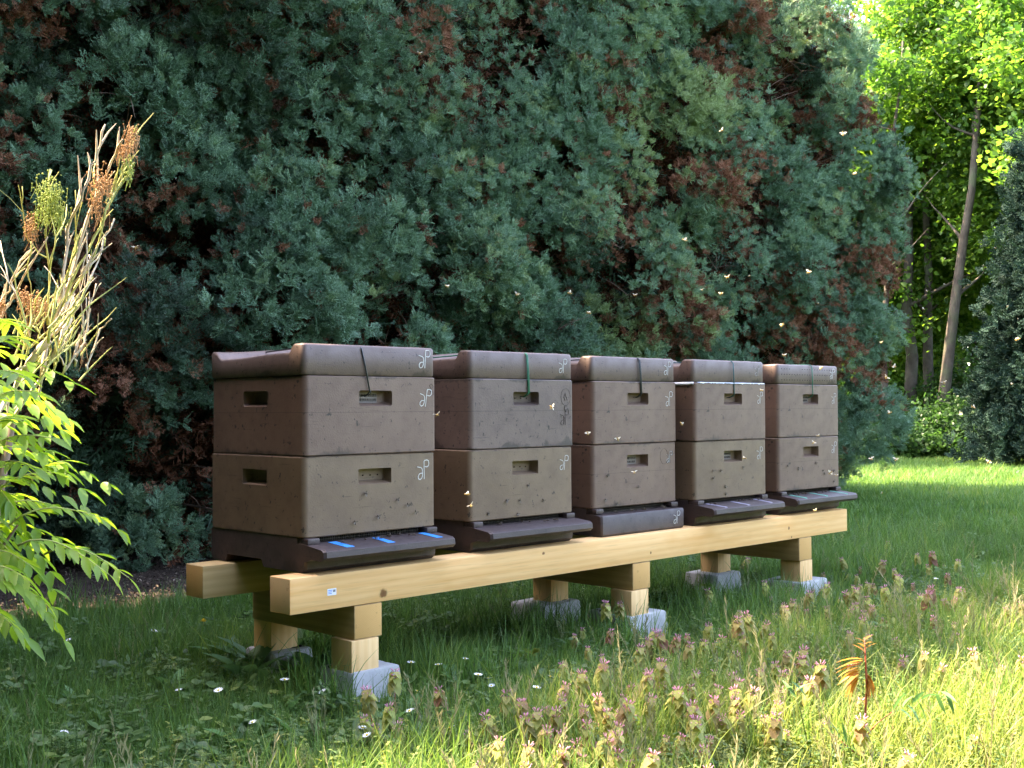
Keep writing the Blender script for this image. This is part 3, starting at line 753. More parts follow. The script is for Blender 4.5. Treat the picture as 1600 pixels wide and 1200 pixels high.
conifer(1760, 19.5, 5.6, 1.8, 'taller dark conifer standing just outside the right edge', 82, 4000)
for k, (cx, cy, H) in enumerate(((-4.3, -5.2, 8.0), (-4.1, -3.2, 8.0), (-4.0, -1.3, 8.0), (-3.9, .5, 8.0), (-3.9, 2.1, 8.5))):  # unseen row of conifers, added to darken the left faces of the hives
    conifer(0, 0, H, 1.35, 'unseen conifer added at left to darken the hive sides, ' + ('farthest behind the camera', 'just behind the camera', 'nearest the camera', 'level with the timber stand', 'closest to the hedge')[k], 90 + k, 8000, (cx, cy), 'conifers added left of the view to darken the hive sides', ss=1.6)
for k, (cx, cy) in enumerate(((-6.2, 3.6), (-4.9, 4.2))):  # unseen tall conifers, added to shade the ground on the left
    conifer(0, 0, 11.5, 1.9, ('outermost', 'innermost')[k] + ' of two unseen tall conifers added at the left hedge end for shade', 100 + k, 9000, (cx, cy), 'tall conifers added over the left end of the hedge for shade', True)
for k, (cx, cy) in enumerate(((-7.2, -1.0), (-7.0, -4.6), (-6.6, -8.4), (-3.4, -11.5))):  # unseen big conifers, added to block sky light from the hive sides
    conifer(0, 0, 14.0, 3.4, ('first', 'second', 'third', 'last')[k] + ' of the unseen large conifers added to darken the hive sides, counted from the hedge', 120 + k, 9000, (cx, cy), 'large conifers added behind the camera to darken the hive sides', ss=2.6)
# far wood all round, one mass
for k, (cx, cy, R_, lab) in enumerate(((12.6, 9.8, 2.6, 'nearer'), (17.0, 10.8, 2.3, 'farther'))):  # unseen trees added behind the hedge to dapple the far lawn
    tree('broadleaf_tree', cx, cy, 7.5, R_, lab + ' of two unseen broadleaf trees added behind the hedge to shade the far lawn', 'tree', 'unseen broadleaf trees added behind the hedge', TS['broadd'], M['bark_grey'], [(0, 0, .15, .1, .1, 5.5)], n=1500, z0=1.8, seed=70 + k)
def farwood():
    P = []
    for k in range(5200):
        a = rng.uniform(0, 2 * math.pi); d = rng.uniform(46, 62)
        H = 11 + 3 * noise.noise(Vector((math.cos(a) * 6, math.sin(a) * 6, 1)))
        P.append((4 + math.cos(a) * d, 2 + math.sin(a) * d, rng.random() ** .8 * H))
    P = np.array(P); n = len(P)
    o = scatter('far_wood', TS['broadd'], P, dir_to_euler(rng.normal(size=(n, 3)) + np.array([0, 0, .8]), rng.uniform(0, 6.28, n)), rng.uniform(5, 9, n), rng.integers(0, 3, n), rng.uniform(0, 1, n))
    tag(o, 'distant mass of green wood closing the view on every side', 'woodland')
farwood()

# ------------------------------------------------------------------ stand
def stand():
    root = tag(empty('beehive_stand', (0, 0, G)), 'new pale timber stand of square beams carrying the five brown beehives', 'stand')
    def beam(name, a, b, mats, ends, ch=.0025):
        mb = MB(); mb.box(a, b)
        mb.m = [0] * 6
        for f in ends: mb.m[f] = 1
        return bevelled(name, mb, mats, ch, 2, root)
    beam('beam', (0, 0, -.0995), (3.0424, .0985, 0), [M['wood'], M['end']], (3, 5))
    beam('beam', (-.0152, .4273, -.0985), (3.03, .5255, -.001), [M['wood_rear'], M['end_rear']], (3, 5))
    for (x0, y1, y0) in ((.223, .528, .001), (1.496, .527, .002), (2.632, .526, .001)):
        beam('crossbeam', (x0, y0, -.199), (x0 + .102, y1, -.101), [M['wood_cross'], M['end_cross']], (2, 4))
    for i, (x0, y0) in enumerate(((.212, 0), (1.486, .001), (2.640, .002), (.228, .430), (1.520, .430), (2.642, .430))):
        b = beam('post', (x0, y0, -.32), (x0 + .100, y0 + .0985, -.2005), [M['wood_post'], M['end']], ())
    mb = MB(); mb.box((.126, -.0012, -.060), (.157, -.0002, -.041)); st = mb.build('price_sticker', M['sticker'], root, False)
    mb = MB()
    for k in range(3):
        mb.box((.129, -.0016, -.0465 - k * .0045), (.141 + .002 * (k == 0), -.0011, -.0445 - k * .0045))
    mb.build('printed_lines', M['print_blue'], st, False)
    mb = MB()
    for k in range(5): mb.box((.1455 + .0018 * k, -.0016, -.0515), (.1464 + .0018 * k, -.0011, -.0440 - .001 * (k % 2)))
    mb.build('printed_mark', M['print_black'], st, False)
stand()
def blocks():
    labs = ['concrete block under the front left post, half sunk in daisies', 'concrete block under the front middle post in open grass', 'concrete block under the front right post beside the dead nettles',
            'concrete block under the rear left post, mostly hidden by broad leaves', 'concrete block under the rear middle post, shaded beneath the hives', 'concrete block under the rear right post, farthest back']
    pos = [(.196, -.022, .20, .185), (1.468, -.020, .225, .24), (2.60, -.03, .25, .22), (.20, .38, .17, .18), (1.42, .38, .24, .20), (2.56, .38, .22, .2)]
    for i, (x, y, wx, wy) in enumerate(pos):
        rz = rnd.uniform(-.05, .05)
        root = tag(empty('concrete_block', (x + wx / 2, y + wy / 2, 0), rz), labs[i], 'concrete block', 'concrete blocks under the posts of the stand')
        mb = MB(); t = .012; a, b = wx / 2, wy / 2
        mb.add([(-a, -b, -.05), (a, -b, -.05), (a, b, -.05), (-a, b, -.05), (-a + t, -b + t, .1), (a - t, -b + t, .1), (a - t, b - t, .1), (-a + t, b - t, .1)],
               [(3, 2, 1, 0), (4, 5, 6, 7), (0, 1, 5, 4), (1, 2, 6, 5), (2, 3, 7, 6), (3, 0, 4, 7)])
        def rough(bm, i=i):
            bmesh.ops.subdivide_edges(bm, edges=[e for e in bm.edges if e.calc_length() > .05], cuts=5, use_grid_fill=True)
            for v in bm.verts:
                if v.co.z < .0985 or True:
                    v.co += Vector((noise.noise(v.co * 18 + Vector((i, 0, 0))), noise.noise(v.co * 18 + Vector((0, i, 5))), .3 * min(0, noise.noise(v.co * 20)))) * .004
        bevelled('block_body', mb, M['concrete'], .009, 2, root, extra=rough)
        mb = MB(); cx = -a + .35 * a if i < 3 else .45 * a; cy = b * .35 if i < 3 else -b * .35
        mb.tube([(cx, cy, .0985), (cx, cy, .1012)], .022 , 14); mb.build('socket_hole', M['dark'], root, False)
blocks()

# ------------------------------------------------------------------ hives
HB = 0.2315; Z0 = 0.0997
def rounded_prism(W, D, H, r, seg=7, inset=0.003):
    mb = MB(); ring = []
    for (cx, cy, a0) in ((W - r, D - r, 0), (r, D - r, 90), (r, r, 180), (W - r, r, 270)):
        for k in range(seg + 1):
            a = math.radians(a0 + 90 * k / seg); ring.append((cx + r * math.cos(a), cy + r * math.sin(a)))
    n = len(ring); vs = []
    for (z, ins) in ((0, inset), (inset, 0), (H - inset, 0), (H, inset)):
        for (x, y) in ring:
            dx, dy = x - W / 2, y - D / 2; l = math.hypot(dx, dy)
            vs.append((x - ins * dx / l * 1.3, y - ins * dy / l * 1.3, z))
    fs = [tuple(range(n - 1, -1, -1)), tuple(range(3 * n, 4 * n))]
    for j in range(3):
        for k in range(n): fs.append((j*n+k, j*n+(k+1) % n, (j+1)*n+(k+1) % n, (j+1)*n+k))
    mb.add(vs, fs); return mb
def frustum(mb, x0, x1, z0, z1, face, depth=.036, t=.006, D=.5, W=.5):
    """cutter for a handhold; face: f(ront) b(ack) l(eft) r(ight)"""
    o = .01
    pr = [(x0, z0), (x1, z0), (x1, z1), (x0, z1)]
    pi_ = [(x0 + t, z0 + t * 2.2), (x1 - t, z0 + t * 2.2), (x1 - t, z1 - t * .4), (x0 + t, z1 - t * .4)]
    q = [(a, -o, b) for a, b in pr] + [(a, depth, b) for a, b in pi_]
    if face == 'b': q = [(W - x, D - y, z) for x, y, z in q]
    if face == 'l': q = [(y, D - x, z) for x, y, z in q]
    if face == 'r': q = [(W - y, x, z) for x, y, z in q]
    mb.add(q, [(0, 1, 2, 3), (7, 6, 5, 4), (0, 4, 5, 1), (1, 5, 6, 2), (2, 6, 7, 3), (3, 7, 4, 0)])
def box_mesh(lower):
    mb = rounded_prism(.5, .5, HB, .018)
    me = mb.mesh('hive_box', M['hive_a'], False); o = bpy.data.objects.new('tmp', me); COL.objects.link(o)
    cb = MB()
    zz = (.140, .190)
    for f, (a, b) in (('f', (.194, .322)), ('b', (.18, .32)), ('l', (.182, .315)), ('r', (.18, .32))): frustum(cb, a, b, zz[0], zz[1], f)
    cm = cb.mesh('cut', M['hive_a'], False)
    bm = bmesh.new(); bm.from_mesh(cm); bmesh.ops.recalc_face_normals(bm, faces=bm.faces)
    es = [e for e in bm.edges if e.calc_length() < .06 and e.calc_length() > .03]
    bmesh.ops.bevel(bm, geom=es, offset=.0075 if not lower else .004, segments=4, profile=.5, affect='EDGES', clamp_overlap=True)
    bm.to_mesh(cm); bm.free()
    c = bpy.data.objects.new('cut', cm); COL.objects.link(c)
    md = o.modifiers.new('b', 'BOOLEAN'); md.object = c; md.operation = 'DIFFERENCE'; md.solver = 'EXACT'
    dg = bpy.context.evaluated_depsgraph_get(); m2 = bpy.data.meshes.new_from_object(o.evaluated_get(dg)); m2.name = 'hive_box'
    bpy.data.objects.remove(o); bpy.data.objects.remove(c)
    m2.polygons.foreach_set('use_smooth', [True] * len(m2.polygons)); m2.set_sharp_from_angle(angle=math.radians(38))
    return m2
BOXU = box_mesh(False); BOXL = box_mesh(True)
def with_mat(me, mat):
    m = me.copy(); m.materials.clear(); m.materials.append(mat); return m
def sm(t): t = max(0, min(1, t)); return t * t * (3 - 2 * t)
def lid_mesh(flat=False):
    n = 60; W = D = .5; r = .017; vs = []; fs = []
    def hh(x, y):
        if flat: h = .086
        else:
            rear = .066 + .030 * sm(x / .5) + .016 * sm((y - .43) / .04)
            rear -= .010 * sm((y - .1) / .3) * (1 - sm((y - .43) / .05)) * (1 - sm(x / .45))
            h = rear + (.0905 - rear) * (1 - sm((y - .048) / .022))
        e = min(x, W - x, y, D - y); k = max(0, .008 - e) / .008
        return h - .007 * k * k
    g = []
    for j in range(n + 1):
        for i in range(n + 1):
            # denser near the rims
            def rim(t): return .5 - .5 * math.cos(math.pi * t) if True else t
            x = W * (rim(i / n) * .6 + .4 * i / n); y = D * (rim(j / n) * .6 + .4 * j / n)
            z = hh(x, y)
            for (cx, cy, sx, sy) in ((r, r, -1, -1), (W - r, r, 1, -1), (r, D - r, -1, 1), (W - r, D - r, 1, 1)):
                if (x - cx) * sx > 0 and (y - cy) * sy > 0:
                    dx, dy = (x - cx), (y - cy); m_ = max(abs(dx), abs(dy)); l = math.hypot(dx, dy)
                    if l > 0: x = cx + dx * m_ / l; y = cy + dy * m_ / l
            g.append((x, y, z))
    nn = n + 1; vs = g[:]
    fs = [(j*nn+i, j*nn+i+1, (j+1)*nn+i+1, (j+1)*nn+i) for j in range(n) for i in range(n)]
    per = [i for i in range(nn)] + [j*nn+n for j in range(1, nn)] + [n*nn+i for i in range(n-1, -1, -1)] + [j*nn for j in range(n-1, 0, -1)]
    b0 = len(vs)
    for (z, ins) in ((.004, 0), (.0, .003)):
        for k in per:
            x, y, _ = g[k]; vs.append((x + (ins if x < .25 else -ins) * (abs(x - .25) > .22), y + (ins if y < .25 else -ins) * (abs(y - .25) > .22), z))
    m = len(per)
    for k in range(m):
        k2 = (k + 1) % m
        fs.append((per[k2], per[k], b0 + k, b0 + k2)); fs.append((b0 + k2, b0 + k, b0 + m + k, b0 + m + k2))
    fs.append(tuple(b0 + m + k for k in range(m - 1, -1, -1)))
    mb = MB(); mb.add(vs, fs); me = mb.mesh('lid', M['lid']); me.set_sharp_from_angle(angle=math.radians(50)); return me
LID = lid_mesh(); LIDF = lid_mesh(True)
def monogram(parent, x, y, z, s, mat, face=-0.0012, rot=0.0, w0=.0017):
    x += rnd.uniform(-.005, .003); z += rnd.uniform(-.005, .005); rot += rnd.uniform(-.12, .10); s *= rnd.uniform(.92, 1.08)
    """the hand painted ligature of a round letter and a P that share one stem"""
    cu = [[(.58, 0.02), (.58, .30), (.56, .62), (.56, .92), (.60, .98), (.80, 1.0), (.92, .96), (.95, .82), (.92, .70), (.80, .64), (.62, .66)],
          [(.02, .66), (.16, .64), (.30, .62), (.40, .56), (.44, .44), (.44, .20), (.38, .06), (.24, 0.0), (.12, .05), (.10, .16), (.18, .28), (.30, .32), (.42, .33)]]
    mb = MB()
    for c in cu:
        P = []
        for (a, b) in c:
            u, v_ = (a - .5) * s * .85, (b - .5) * s
            P.append(Vector((x + u * math.cos(rot) - v_ * math.sin(rot), y + face, z + u * math.sin(rot) + v_ * math.cos(rot))))
        Q = []
        for i in range(len(P) - 1):
            for t in (0, .5): Q.append(P[i].lerp(P[i + 1], t))
        Q.append(P[-1])
        vs = []; 
        for i, p in enumerate(Q):
            d = (Q[min(i + 1, len(Q) - 1)] - Q[max(i - 1, 0)]).normalized(); nrm = Vector((-d.z, 0, d.x)); ww = w0 * .85 * (.6 + .5 * abs(noise.noise(p * 90)))
            for (sg, dy) in ((-1, 0), (1, 0), (1, .0008), (-1, .0008)): vs.append(p + nrm * ww * sg + Vector((0, dy, 0)))
        fs = []
        for i in range(len(Q) - 1):
            for (a, b) in ((0, 1), (1, 2), (2, 3), (3, 0)): fs.append((i*4+a, i*4+b, (i+1)*4+b, (i+1)*4+a))
        fs += [(3, 2, 1, 0), tuple((len(Q)-1)*4 + k for k in (0, 1, 2, 3))]
        mb.add(vs, fs)
    return mb.build('painted_monogram', mat, parent, False)
def base_part(root, kind, tape):
    """bottom board with feet, entrance and landing board"""
    mb = MB(); N = 5
    # side profile polygon (y, z) swept over x: body
    if kind == 'ledge':
        prof = [(.012, 0), (-.002, .012), (-.004, .034), (-.040, .045), (-.086, .042), (-.098, .052), (-.096, .068), (-.086, .0745), (.004, .083), (.004, .0835), (.035, .0835), (.035, .0995),
                (.5, .0995), (.5, .012), (.49, 0), (.42, 0), (.41, .024), (.22, .024), (.21, 0)]
    else:
        prof = [(.0, 0), (-.034, .0), (-.040, .008), (-.040, .070), (-.036, .0765), (.004, .079), (.035, .079), (.035, .0995), (.5, .0995), (.5, .012), (.49, 0), (.42, 0), (.41, .024), (.22, .024), (.21, 0)]
    n = len(prof); vs = []
    xs = [0.003, .010, .25, .49, .497]
    for j, x in enumerate(xs):
        e = .006 if j in (0, 4) else 0
        for (y, z) in prof:
            cy, cz = .2, .05
            vs.append((x, y + (e if y < 0 else 0) + (.0), z + (e * .5 if z < .01 else (-e * .3 if z < .09 and y < 0 else 0))))
    fs = []
    for j in range(len(xs) - 1):
        for k in range(n): fs.append((j*n+k, (j+1)*n+k, (j+1)*n+(k+1) % n, j*n+(k+1) % n))
    fs += [tuple(range(n)), tuple(range(len(xs)*n - 1, (len(xs)-1)*n - 1, -1))]
    mb.add(vs, fs)
    me = mb.mesh('bottom_board', M['base'], False)
    bm = bmesh.new(); bm.from_mesh(me); bmesh.ops.recalc_face_normals(bm, faces=bm.faces)
    bmesh.ops.triangulate(bm, faces=[f for f in bm.faces if len(f.verts) > 4]); bm.to_mesh(me); bm.free()
    me.polygons.foreach_set('use_smooth', [True] * len(me.polygons)); me.set_sharp_from_angle(angle=math.radians(32))
    b = link(bpy.data.objects.new('bottom_board', me), root)
    # corner blocks either side of the entrance, dark bar between them for the shade in the slot
    for x0 in (.006, .452):
        c = MB(); c.box((x0, -.012, .081), (x0 + .042, .0348, .0990)); bevelled('corner_block', c, M['base'], .003, 2, b)
    c = MB(); c.box((.049, .026, .0845), (.451, .034, .0985)); c.build('entrance_slot_shade', M['dark'], b, False)
    c = MB()
    for k in range(60): c.box((.052 + k * .0066, .0235, .0846), (.0532 + k * .0066, .0255, .0984))
    c.box((.050, .0228, .0905), (.450, .0234, .0915))
    g = c.build('entrance_grille', M['mesh'], b, False)
    if tape:
        for (x0, ww) in {'blue': ((.085, .028), (.245, .026), (.425, .026)), 'grey': ((.07, .017), (.235, .017), (.40, .017)), 'green': ((.07, .013), (.24, .012), (.41, .012))}[tape]:
            t = MB(); sk = rnd.uniform(-.01, .01)
            for (ya, yb) in ((.0, -.05), (-.05, -.084)):
                za = .0828 - (0.004 - ya) * .0944 + .0012; zb = .0828 - (0.004 - yb) * .0944 + .0012
                xa = x0 + sk * ya * 10; xb = x0 + sk * yb * 10
                t.add([(xa, ya, za), (xa + ww, ya, za), (xb + ww, yb, zb), (xb, yb, zb), (xa, ya, za - .002), (xa + ww, ya, za - .002), (xb + ww, yb, zb - .002), (xb, yb, zb - .002)],
                      [(3, 2, 1, 0), (4, 5, 6, 7), (0, 1, 5, 4), (1, 2, 6, 5), (2, 3, 7, 6), (3, 0, 4, 7)])
            if tape != 'blue':
                yb = -.084; zb = .0828 - .0831 * .1
                t.box((x0 + .0005 - sk * .84, -.0895, zb - .010), (x0 + ww - .0005 - sk * .84, -.0835, zb + .0005))
            t.build('tape_strip', M['tape_' + tape], b, False)
    return b
HIV = [(.0837, .0533, -.0075), (.7368, .0582, -.0023), (1.3708, .0844, -.0031), (1.9289, .0387, -.0125), (2.5588, .0543, -.0166)]
HLAB = ['first and nearest brown foam beehive, with three blue tape strips on its landing board',
        'second beehive from the left, with a green cord and a plain landing board without tape',
        'third and middle beehive, with a closed square front board instead of a landing ledge',
        'fourth beehive, with white film showing under its lid and pale lilac tape strips',
        'farthest beehive, with rows of small dots on its flat lid and mint green tape']
UP = ['hive_a', 'hive_c', 'hive_a', 'hive_a', 'hive_a']; LO = ['hive_b', 'hive_b', 'hive_a', 'hive_b', 'hive_a']
def strap(root, x, mat, dx=0.0, slack=0.004, w=.0024, dbl=False):
    """rubber cord over the lid, hooked into the upper handhold"""
    zt = Z0 + 2 * HB + .0905; zh = Z0 + HB + .186
    mb = MB()
    for off in ((0, .005) if dbl else (0,)):
        P = [(x + dx + off, .018, zh - .012), (x + dx + off, .004, zh - .006), (x + dx * .98 + off, -.004 - slack, zh + .002), (x + dx * .43 + off, -.005 - slack * .5, zt - .06), (x + off, -.004, zt - .008),
             (x + off, .002, zt - .0005), (x + off * 1 - .01, .03, zt + .001), (x - .03, .06, zt + .0015)]
        mb.tube(P, w, 6)
    Q = [(x - .03, .06, zt + .0015), (x - .07, .25, zt + .001), (x - .03, .455, zt - .001), (x - .01, .503, zt - .03), (x - .01, .503, zh + .01), (x - .01, .49, zh - .005)]
    mb.tube(Q, w, 6)
    o = mb.build('rubber_cord', mat, root)
    h = MB(); h.tube([(x + dx - .012, .022, zh - .011), (x + dx, .010, zh - .009), (x + dx + .006, -.001, zh - .006), (x + dx + .004, -.006, zh + .004)], .0016, 5); h.build('hook', M['cord_black'], o)
for i, (hx, hy, hr) in enumerate(HIV):
    root = empty('beehive', (hx, hy, G + .0005), hr)
    tag(root, HLAB[i], 'beehive', 'brown beehives in a row on the timber stand')
    b = base_part(root, 'front' if i == 2 else 'ledge', (('blue', None, None, 'grey', 'green')[i]))
    jit = [(rnd.uniform(-.003, .003), rnd.uniform(-.003, .003), rnd.uniform(-.005, .005)) for _ in range(3)]
    lo = link(bpy.data.objects.new('hive_box', with_mat(BOXL, M[LO[i]])), root); lo.location = (jit[0][0], jit[0][1], Z0 + .0005); lo.rotation_euler.z = jit[0][2]
    u = link(bpy.data.objects.new('hive_box', with_mat(BOXU, M[UP[i]])), root); u.location = (jit[1][0] + .002, jit[1][1] - .003, Z0 + HB + .002); u.rotation_euler.z = jit[1][2]
    if i == 1: u['label'] = 'upper box stained darker than the one below'
    ld = link(bpy.data.objects.new('lid', LIDF if i == 4 else LID), root); ld.location = (jit[2][0] - .001, jit[2][1], Z0 + 2 * HB + .0035); ld.rotation_euler.z = jit[2][2] * .6
    # monograms: lid, upper box, lower box
    st = [('chalk', 'chalk', 'chalk'), ('chalk', 'pencil', 'chalk'), ('chalk', 'chalk', 'pencil'), ('chalk_faint', 'chalk', 'chalk'), ('chalk', 'chalk', 'chalk')][i]
    sz = [.056, .052, .050, .050, .048][i]; w_ = [.0019, .0014, .0013, .0013, .0012][i]
    monogram(ld, .452, 0, .052, sz, M[st[0]], w0=w_, rot=-.03)
    monogram(u, .450, 0, .172 if i != 1 else .105, sz * 1.05, M[st[1]], w0=w_ * .9, rot=-.06)
    monogram(lo, .450 if i != 2 else .455, 0, .178, sz * 1.05, M[st[2]], w0=w_, rot=-.04)
    if i == 2: monogram(lo, .452, 0, .171, sz * .95, M['chalk'], w0=w_ * .7, rot=-.04); monogram(b, .450, -.040, .042, .050, M['chalk'], face=-.0014, w0=.0012, rot=-.15)
    if i in (1, 2):
        mb = MB(); c = (.455, .172) if i == 1 else (.418, .178); R_ = .024
        P = [Vector((c[0] + R_ * math.cos(a / 18 * 6.283), -.0006, c[1] + R_ * 1.25 * math.sin(a / 18 * 6.283))) for a in range(18)]
        mb.tube(P, .0004, 4)
        if i == 1: mb.tube([(.462, -.0006, .140), (.452, -.0006, .143), (.448, -.0006, .130), (.455, -.0006, .120), (.464, -.0006, .122)], .0008, 4); mb.tube([(.452, -.0006, .160), (.446, -.0006, .172), (.452, -.0006, .186), (.458, -.0006, .172), (.463, -.0006, .160)], .0008, 4)
        mb.build('scratched_ring', M['pencil'], u if i == 1 else lo)
    if i == 0:
        mb = MB(); mb.tube([(.478, -.0006, .212), (.470, -.0006, .206), (.476, -.0006, .196), (.486, -.0006, .202), (.478, -.0006, .212)], .0006, 4); mb.tube([(.476, -.0006, .192), (.476, -.0006, .174), (.486, -.0006, .178), (.486, -.0006, .188)], .0006, 4); mb.build('scratched_mark', M['pencil'], u)
    # moulded plates in the handholds
    for (bx, kind) in ((u, i in (0, 4)), (lo, i in (2, 3))):
        if kind:
            mb = MB(); mb.box((.206, .0335, .151), (.288, .0352, .184)); p = mb.build('moulded_plate', M['plate'], bx, False)
            mb = MB()
            for rr in range(2):
                xx = .209
                while xx < .283:
                    ww = rnd.uniform(.0016, .0032); zb = .171 - rr * .014
                    mb.box((xx, .0328, zb), (xx + ww * .45, .0334, zb + .0085))
                    if rnd.random() < .6: mb.box((xx + ww * .45, .0328, zb + rnd.choice((0, .0035, .0065))), (xx + ww, .0334, zb + .0085))
                    xx += ww + .0012
            mb.build('moulded_lettering', M['pencil'], p, False)
        elif i < 2:
            mb = MB()
            for k in range(4):
                mb = MB(); mb.tube([(.21 + k * .028, .0345, .168), (.21 + k * .028, .0330, .168)], .0022, 8)
                mb.build('plug_hole', M['dark'], bx, False)
    strap(root, [.205, .262, .268, .262, .268][i], M[['cord_black', 'cord_green', 'cord_black', 'cord_teal', 'cord_green'][i]], [.028, .004, .006, .0, .0][i], dbl=(i in (1, 2)))
    if i == 3:
        mb = MB(); vs = []; 
        for k in range(60):
            x = .012 + .47 * k / 59; j = .005 * noise.noise(Vector((x * 30, 1, 0))) + .004 * noise.noise(Vector((x * 110, 2, 0)))
            vs += [(x, -.0010, .0020), (x, -.0030, -.0015 + j)]
        fs = [(k*2, k*2+1, k*2+3, k*2+2) for k in range(59)]
        vs2 = []
        for k in range(40):
            y = .004 + .40 * k / 39; j = .004 * noise.noise(Vector((y * 40, 5, 0)))
            vs2 += [(-.0025, y, .0022), (-.0045, y, -.005 + j - (.004 if y < .1 else 0))]
        mb.add(vs, fs); mb.add(vs2, [(k*2+2, k*2+3, k*2+1, k*2) for k in range(39)])
        f = mb.build('plastic_film', M['film'], u); f.location = (0, 0, HB); sd = f.modifiers.new('thickness', 'SOLIDIFY'); sd.thickness = .0008
    if i == 4:
        mb = MB()
        for rr in range(3):
            for k in range(22):
                if rr == 2 and 3 < k < 8: continue
                mb.tube([(.035 + k * .0205, .0005, .018 + rr * .024), (.035 + k * .0205, -.0008, .018 + rr * .024)], .0021, 6)
        mb.build('vent_dots', M['dark'], ld, False)

# ------------------------------------------------------------------ shrubs on the left
def z5(a, b, d): return pix(a / 3.157, 180 + b / 3.157, d)
def cut_shrub():
    stems = [([(215,1290),(235,1100),(300,880),(340,560),(400,420),(450,260),(490,150),(520,45)], .0085, 0), ([(215,1290),(235,1100),(330,860),(430,520),(490,340),(560,220),(605,120)], .0085, 0),
     ([(235,1100),(360,820),(470,600),(540,440),(600,310),(660,230)], .0060, 1), ([(235,1100),(380,830),(470,700),(520,460),(590,330),(640,180),(675,50)], .0055, 1),
     ([(250,1100),(380,960),(440,830),(500,660),(565,510)], .0060, 0), ([(240,1040),(235,760),(225,560),(240,400),(255,270)], .0050, 1),
     ([(235,760),(285,600),(330,440)], .0035, 1), ([(225,700),(140,620),(110,480),(110,350)], .0032, 1), ([(-30,1040),(0,1000),(70,900),(150,740),(235,600)], .0072, 0),
     ([(-40,950),(0,920),(60,830),(100,720),(155,665)], .0060, 0), ([(150,1090),(90,920),(50,830),(0,620)], .0045, 0), ([(365,1230),(370,1190),(430,1000),(475,830)], .0050, 0),
     ([(240,1100),(330,1000),(365,900)], .0055, 0), ([(430,1260),(450,1190),(500,1060),(550,1005)], .0050, 0), ([(370,640),(375,560),(372,370)], .0035, 1), ([(455,430),(465,320),(470,240)], .0035, 1),
     ([(300,870),(260,800)], .003, 0), ([(330,1250),(300,1190),(320,1080),(350,1000),(420,860),(440,810)], .004, 0), ([(300,1280),(390,1150),(440,1060),(425,900)], .0045, 0), ([(235,1100),(140,1230),(40,1400),(-60,1560)], .016, 0),
     ([(345,1000),(300,1100),(200,1300),(60,1500)], .011, 0), ([(250,1080),(320,940),(350,850),(400,780),(430,740),(440,690)], .006, 0), ([(160,620),(130,800),(160,900),(175,1010)], .003, 1),
     ([(235,1120),(260,960),(290,880),(330,780),(380,660),(405,560)], .006, 1), ([(520,640),(500,560),(530,420),(560,340)], .003, 1), ([(430,770),(500,680)], .005, 0), ([(240,1150),(180,1060),(150,1000)], .004, 1)]
    base = z5(-330, 1900, 2.5); root = tag(empty('cut_back_shrub', (base.x, base.y, 0)), 'cut back shrub with bare pale twigs and dried brown flower heads, at the left edge', 'shrub')
    o = Vector((base.x, base.y, 0)); r = random.Random(5); allp = []
    for si, (pl, r0, mt) in enumerate(stems):
        d0 = 2.45 + r.uniform(-.08, .08) if si > 3 else 2.45
        P = [z5(a, b, d0 + .05 * k / len(pl) * r.choice((-1, 1))) - o for k, (a, b) in enumerate(pl)]
        Q = []
        for k in range(len(P) - 1):
            for t in (0, .33, .66): Q.append(P[k].lerp(P[k + 1], t) + Vector((r.uniform(-1, 1), r.uniform(-1, 1), r.uniform(-1, 1))) * .0035)
        Q.append(P[-1]); n = len(Q)
        mb = MB(); mb.tube(Q, [r0 * .5 * (1 - .6 * k / n) * (1 + .25 * math.sin(k * 2.3)) for k in range(n)], 6)
        for q in Q[2:-1]:
            if r.random() < .45:
                d = (Q[-1] - Q[0]).normalized() + Vector((r.uniform(-.5, .5), r.uniform(-.5, .5), r.uniform(-.2, .5)))
                L = r.uniform(.02, .09); e = q + d.normalized() * L
                mb.tube([q, q.lerp(e, .5) + Vector((0, 0, .004)), e], [r0 * .3, r0 * .22, .0008], 4, cap=False)
        mb.build('branch', M['twig_green' if mt else 'twig_pale'], root); allp += Q
    # a thicket of fine twigs lower down
    mb = MB()
    for _ in range(48):
        a = z5(r.uniform(60, 400), r.uniform(950, 1330), 2.45 + r.uniform(-.12, .12)) - o
        d = (Vector((.4, -.3, 1.0)) + Vector((r.uniform(-.6, .6), r.uniform(-.5, .5), 0))).normalized(); P = [a]
        for k in range(4): a = a + d * r.uniform(.012, .036); d = (d + Vector((r.uniform(-.5, .5), r.uniform(-.5, .5), r.uniform(-.1, .3)))).normalized(); P.append(a)
        mb.tube(P, [.0022, .0019, .0016, .0012, .0006], 4, cap=False)
    mb.build('fine_twigs', M['twig_green'], root)['kind'] = 'stuff'
    # trunk foot down to the ground
    mb = MB(); a = z5(-60, 1560, 2.45) - o; b = z5(60, 1500, 2.45) - o
    mb.tube([a, a.lerp(Vector((0, 0, 0)), .5), (0, 0, -.02)], [.010, .014, .020], 8); mb.tube([b, b.lerp(Vector((0.02, 0, 0)), .5), (0.02, 0, -.02)], [.009, .012, .016], 8); mb.build('stump', M['twig_brown'], root)
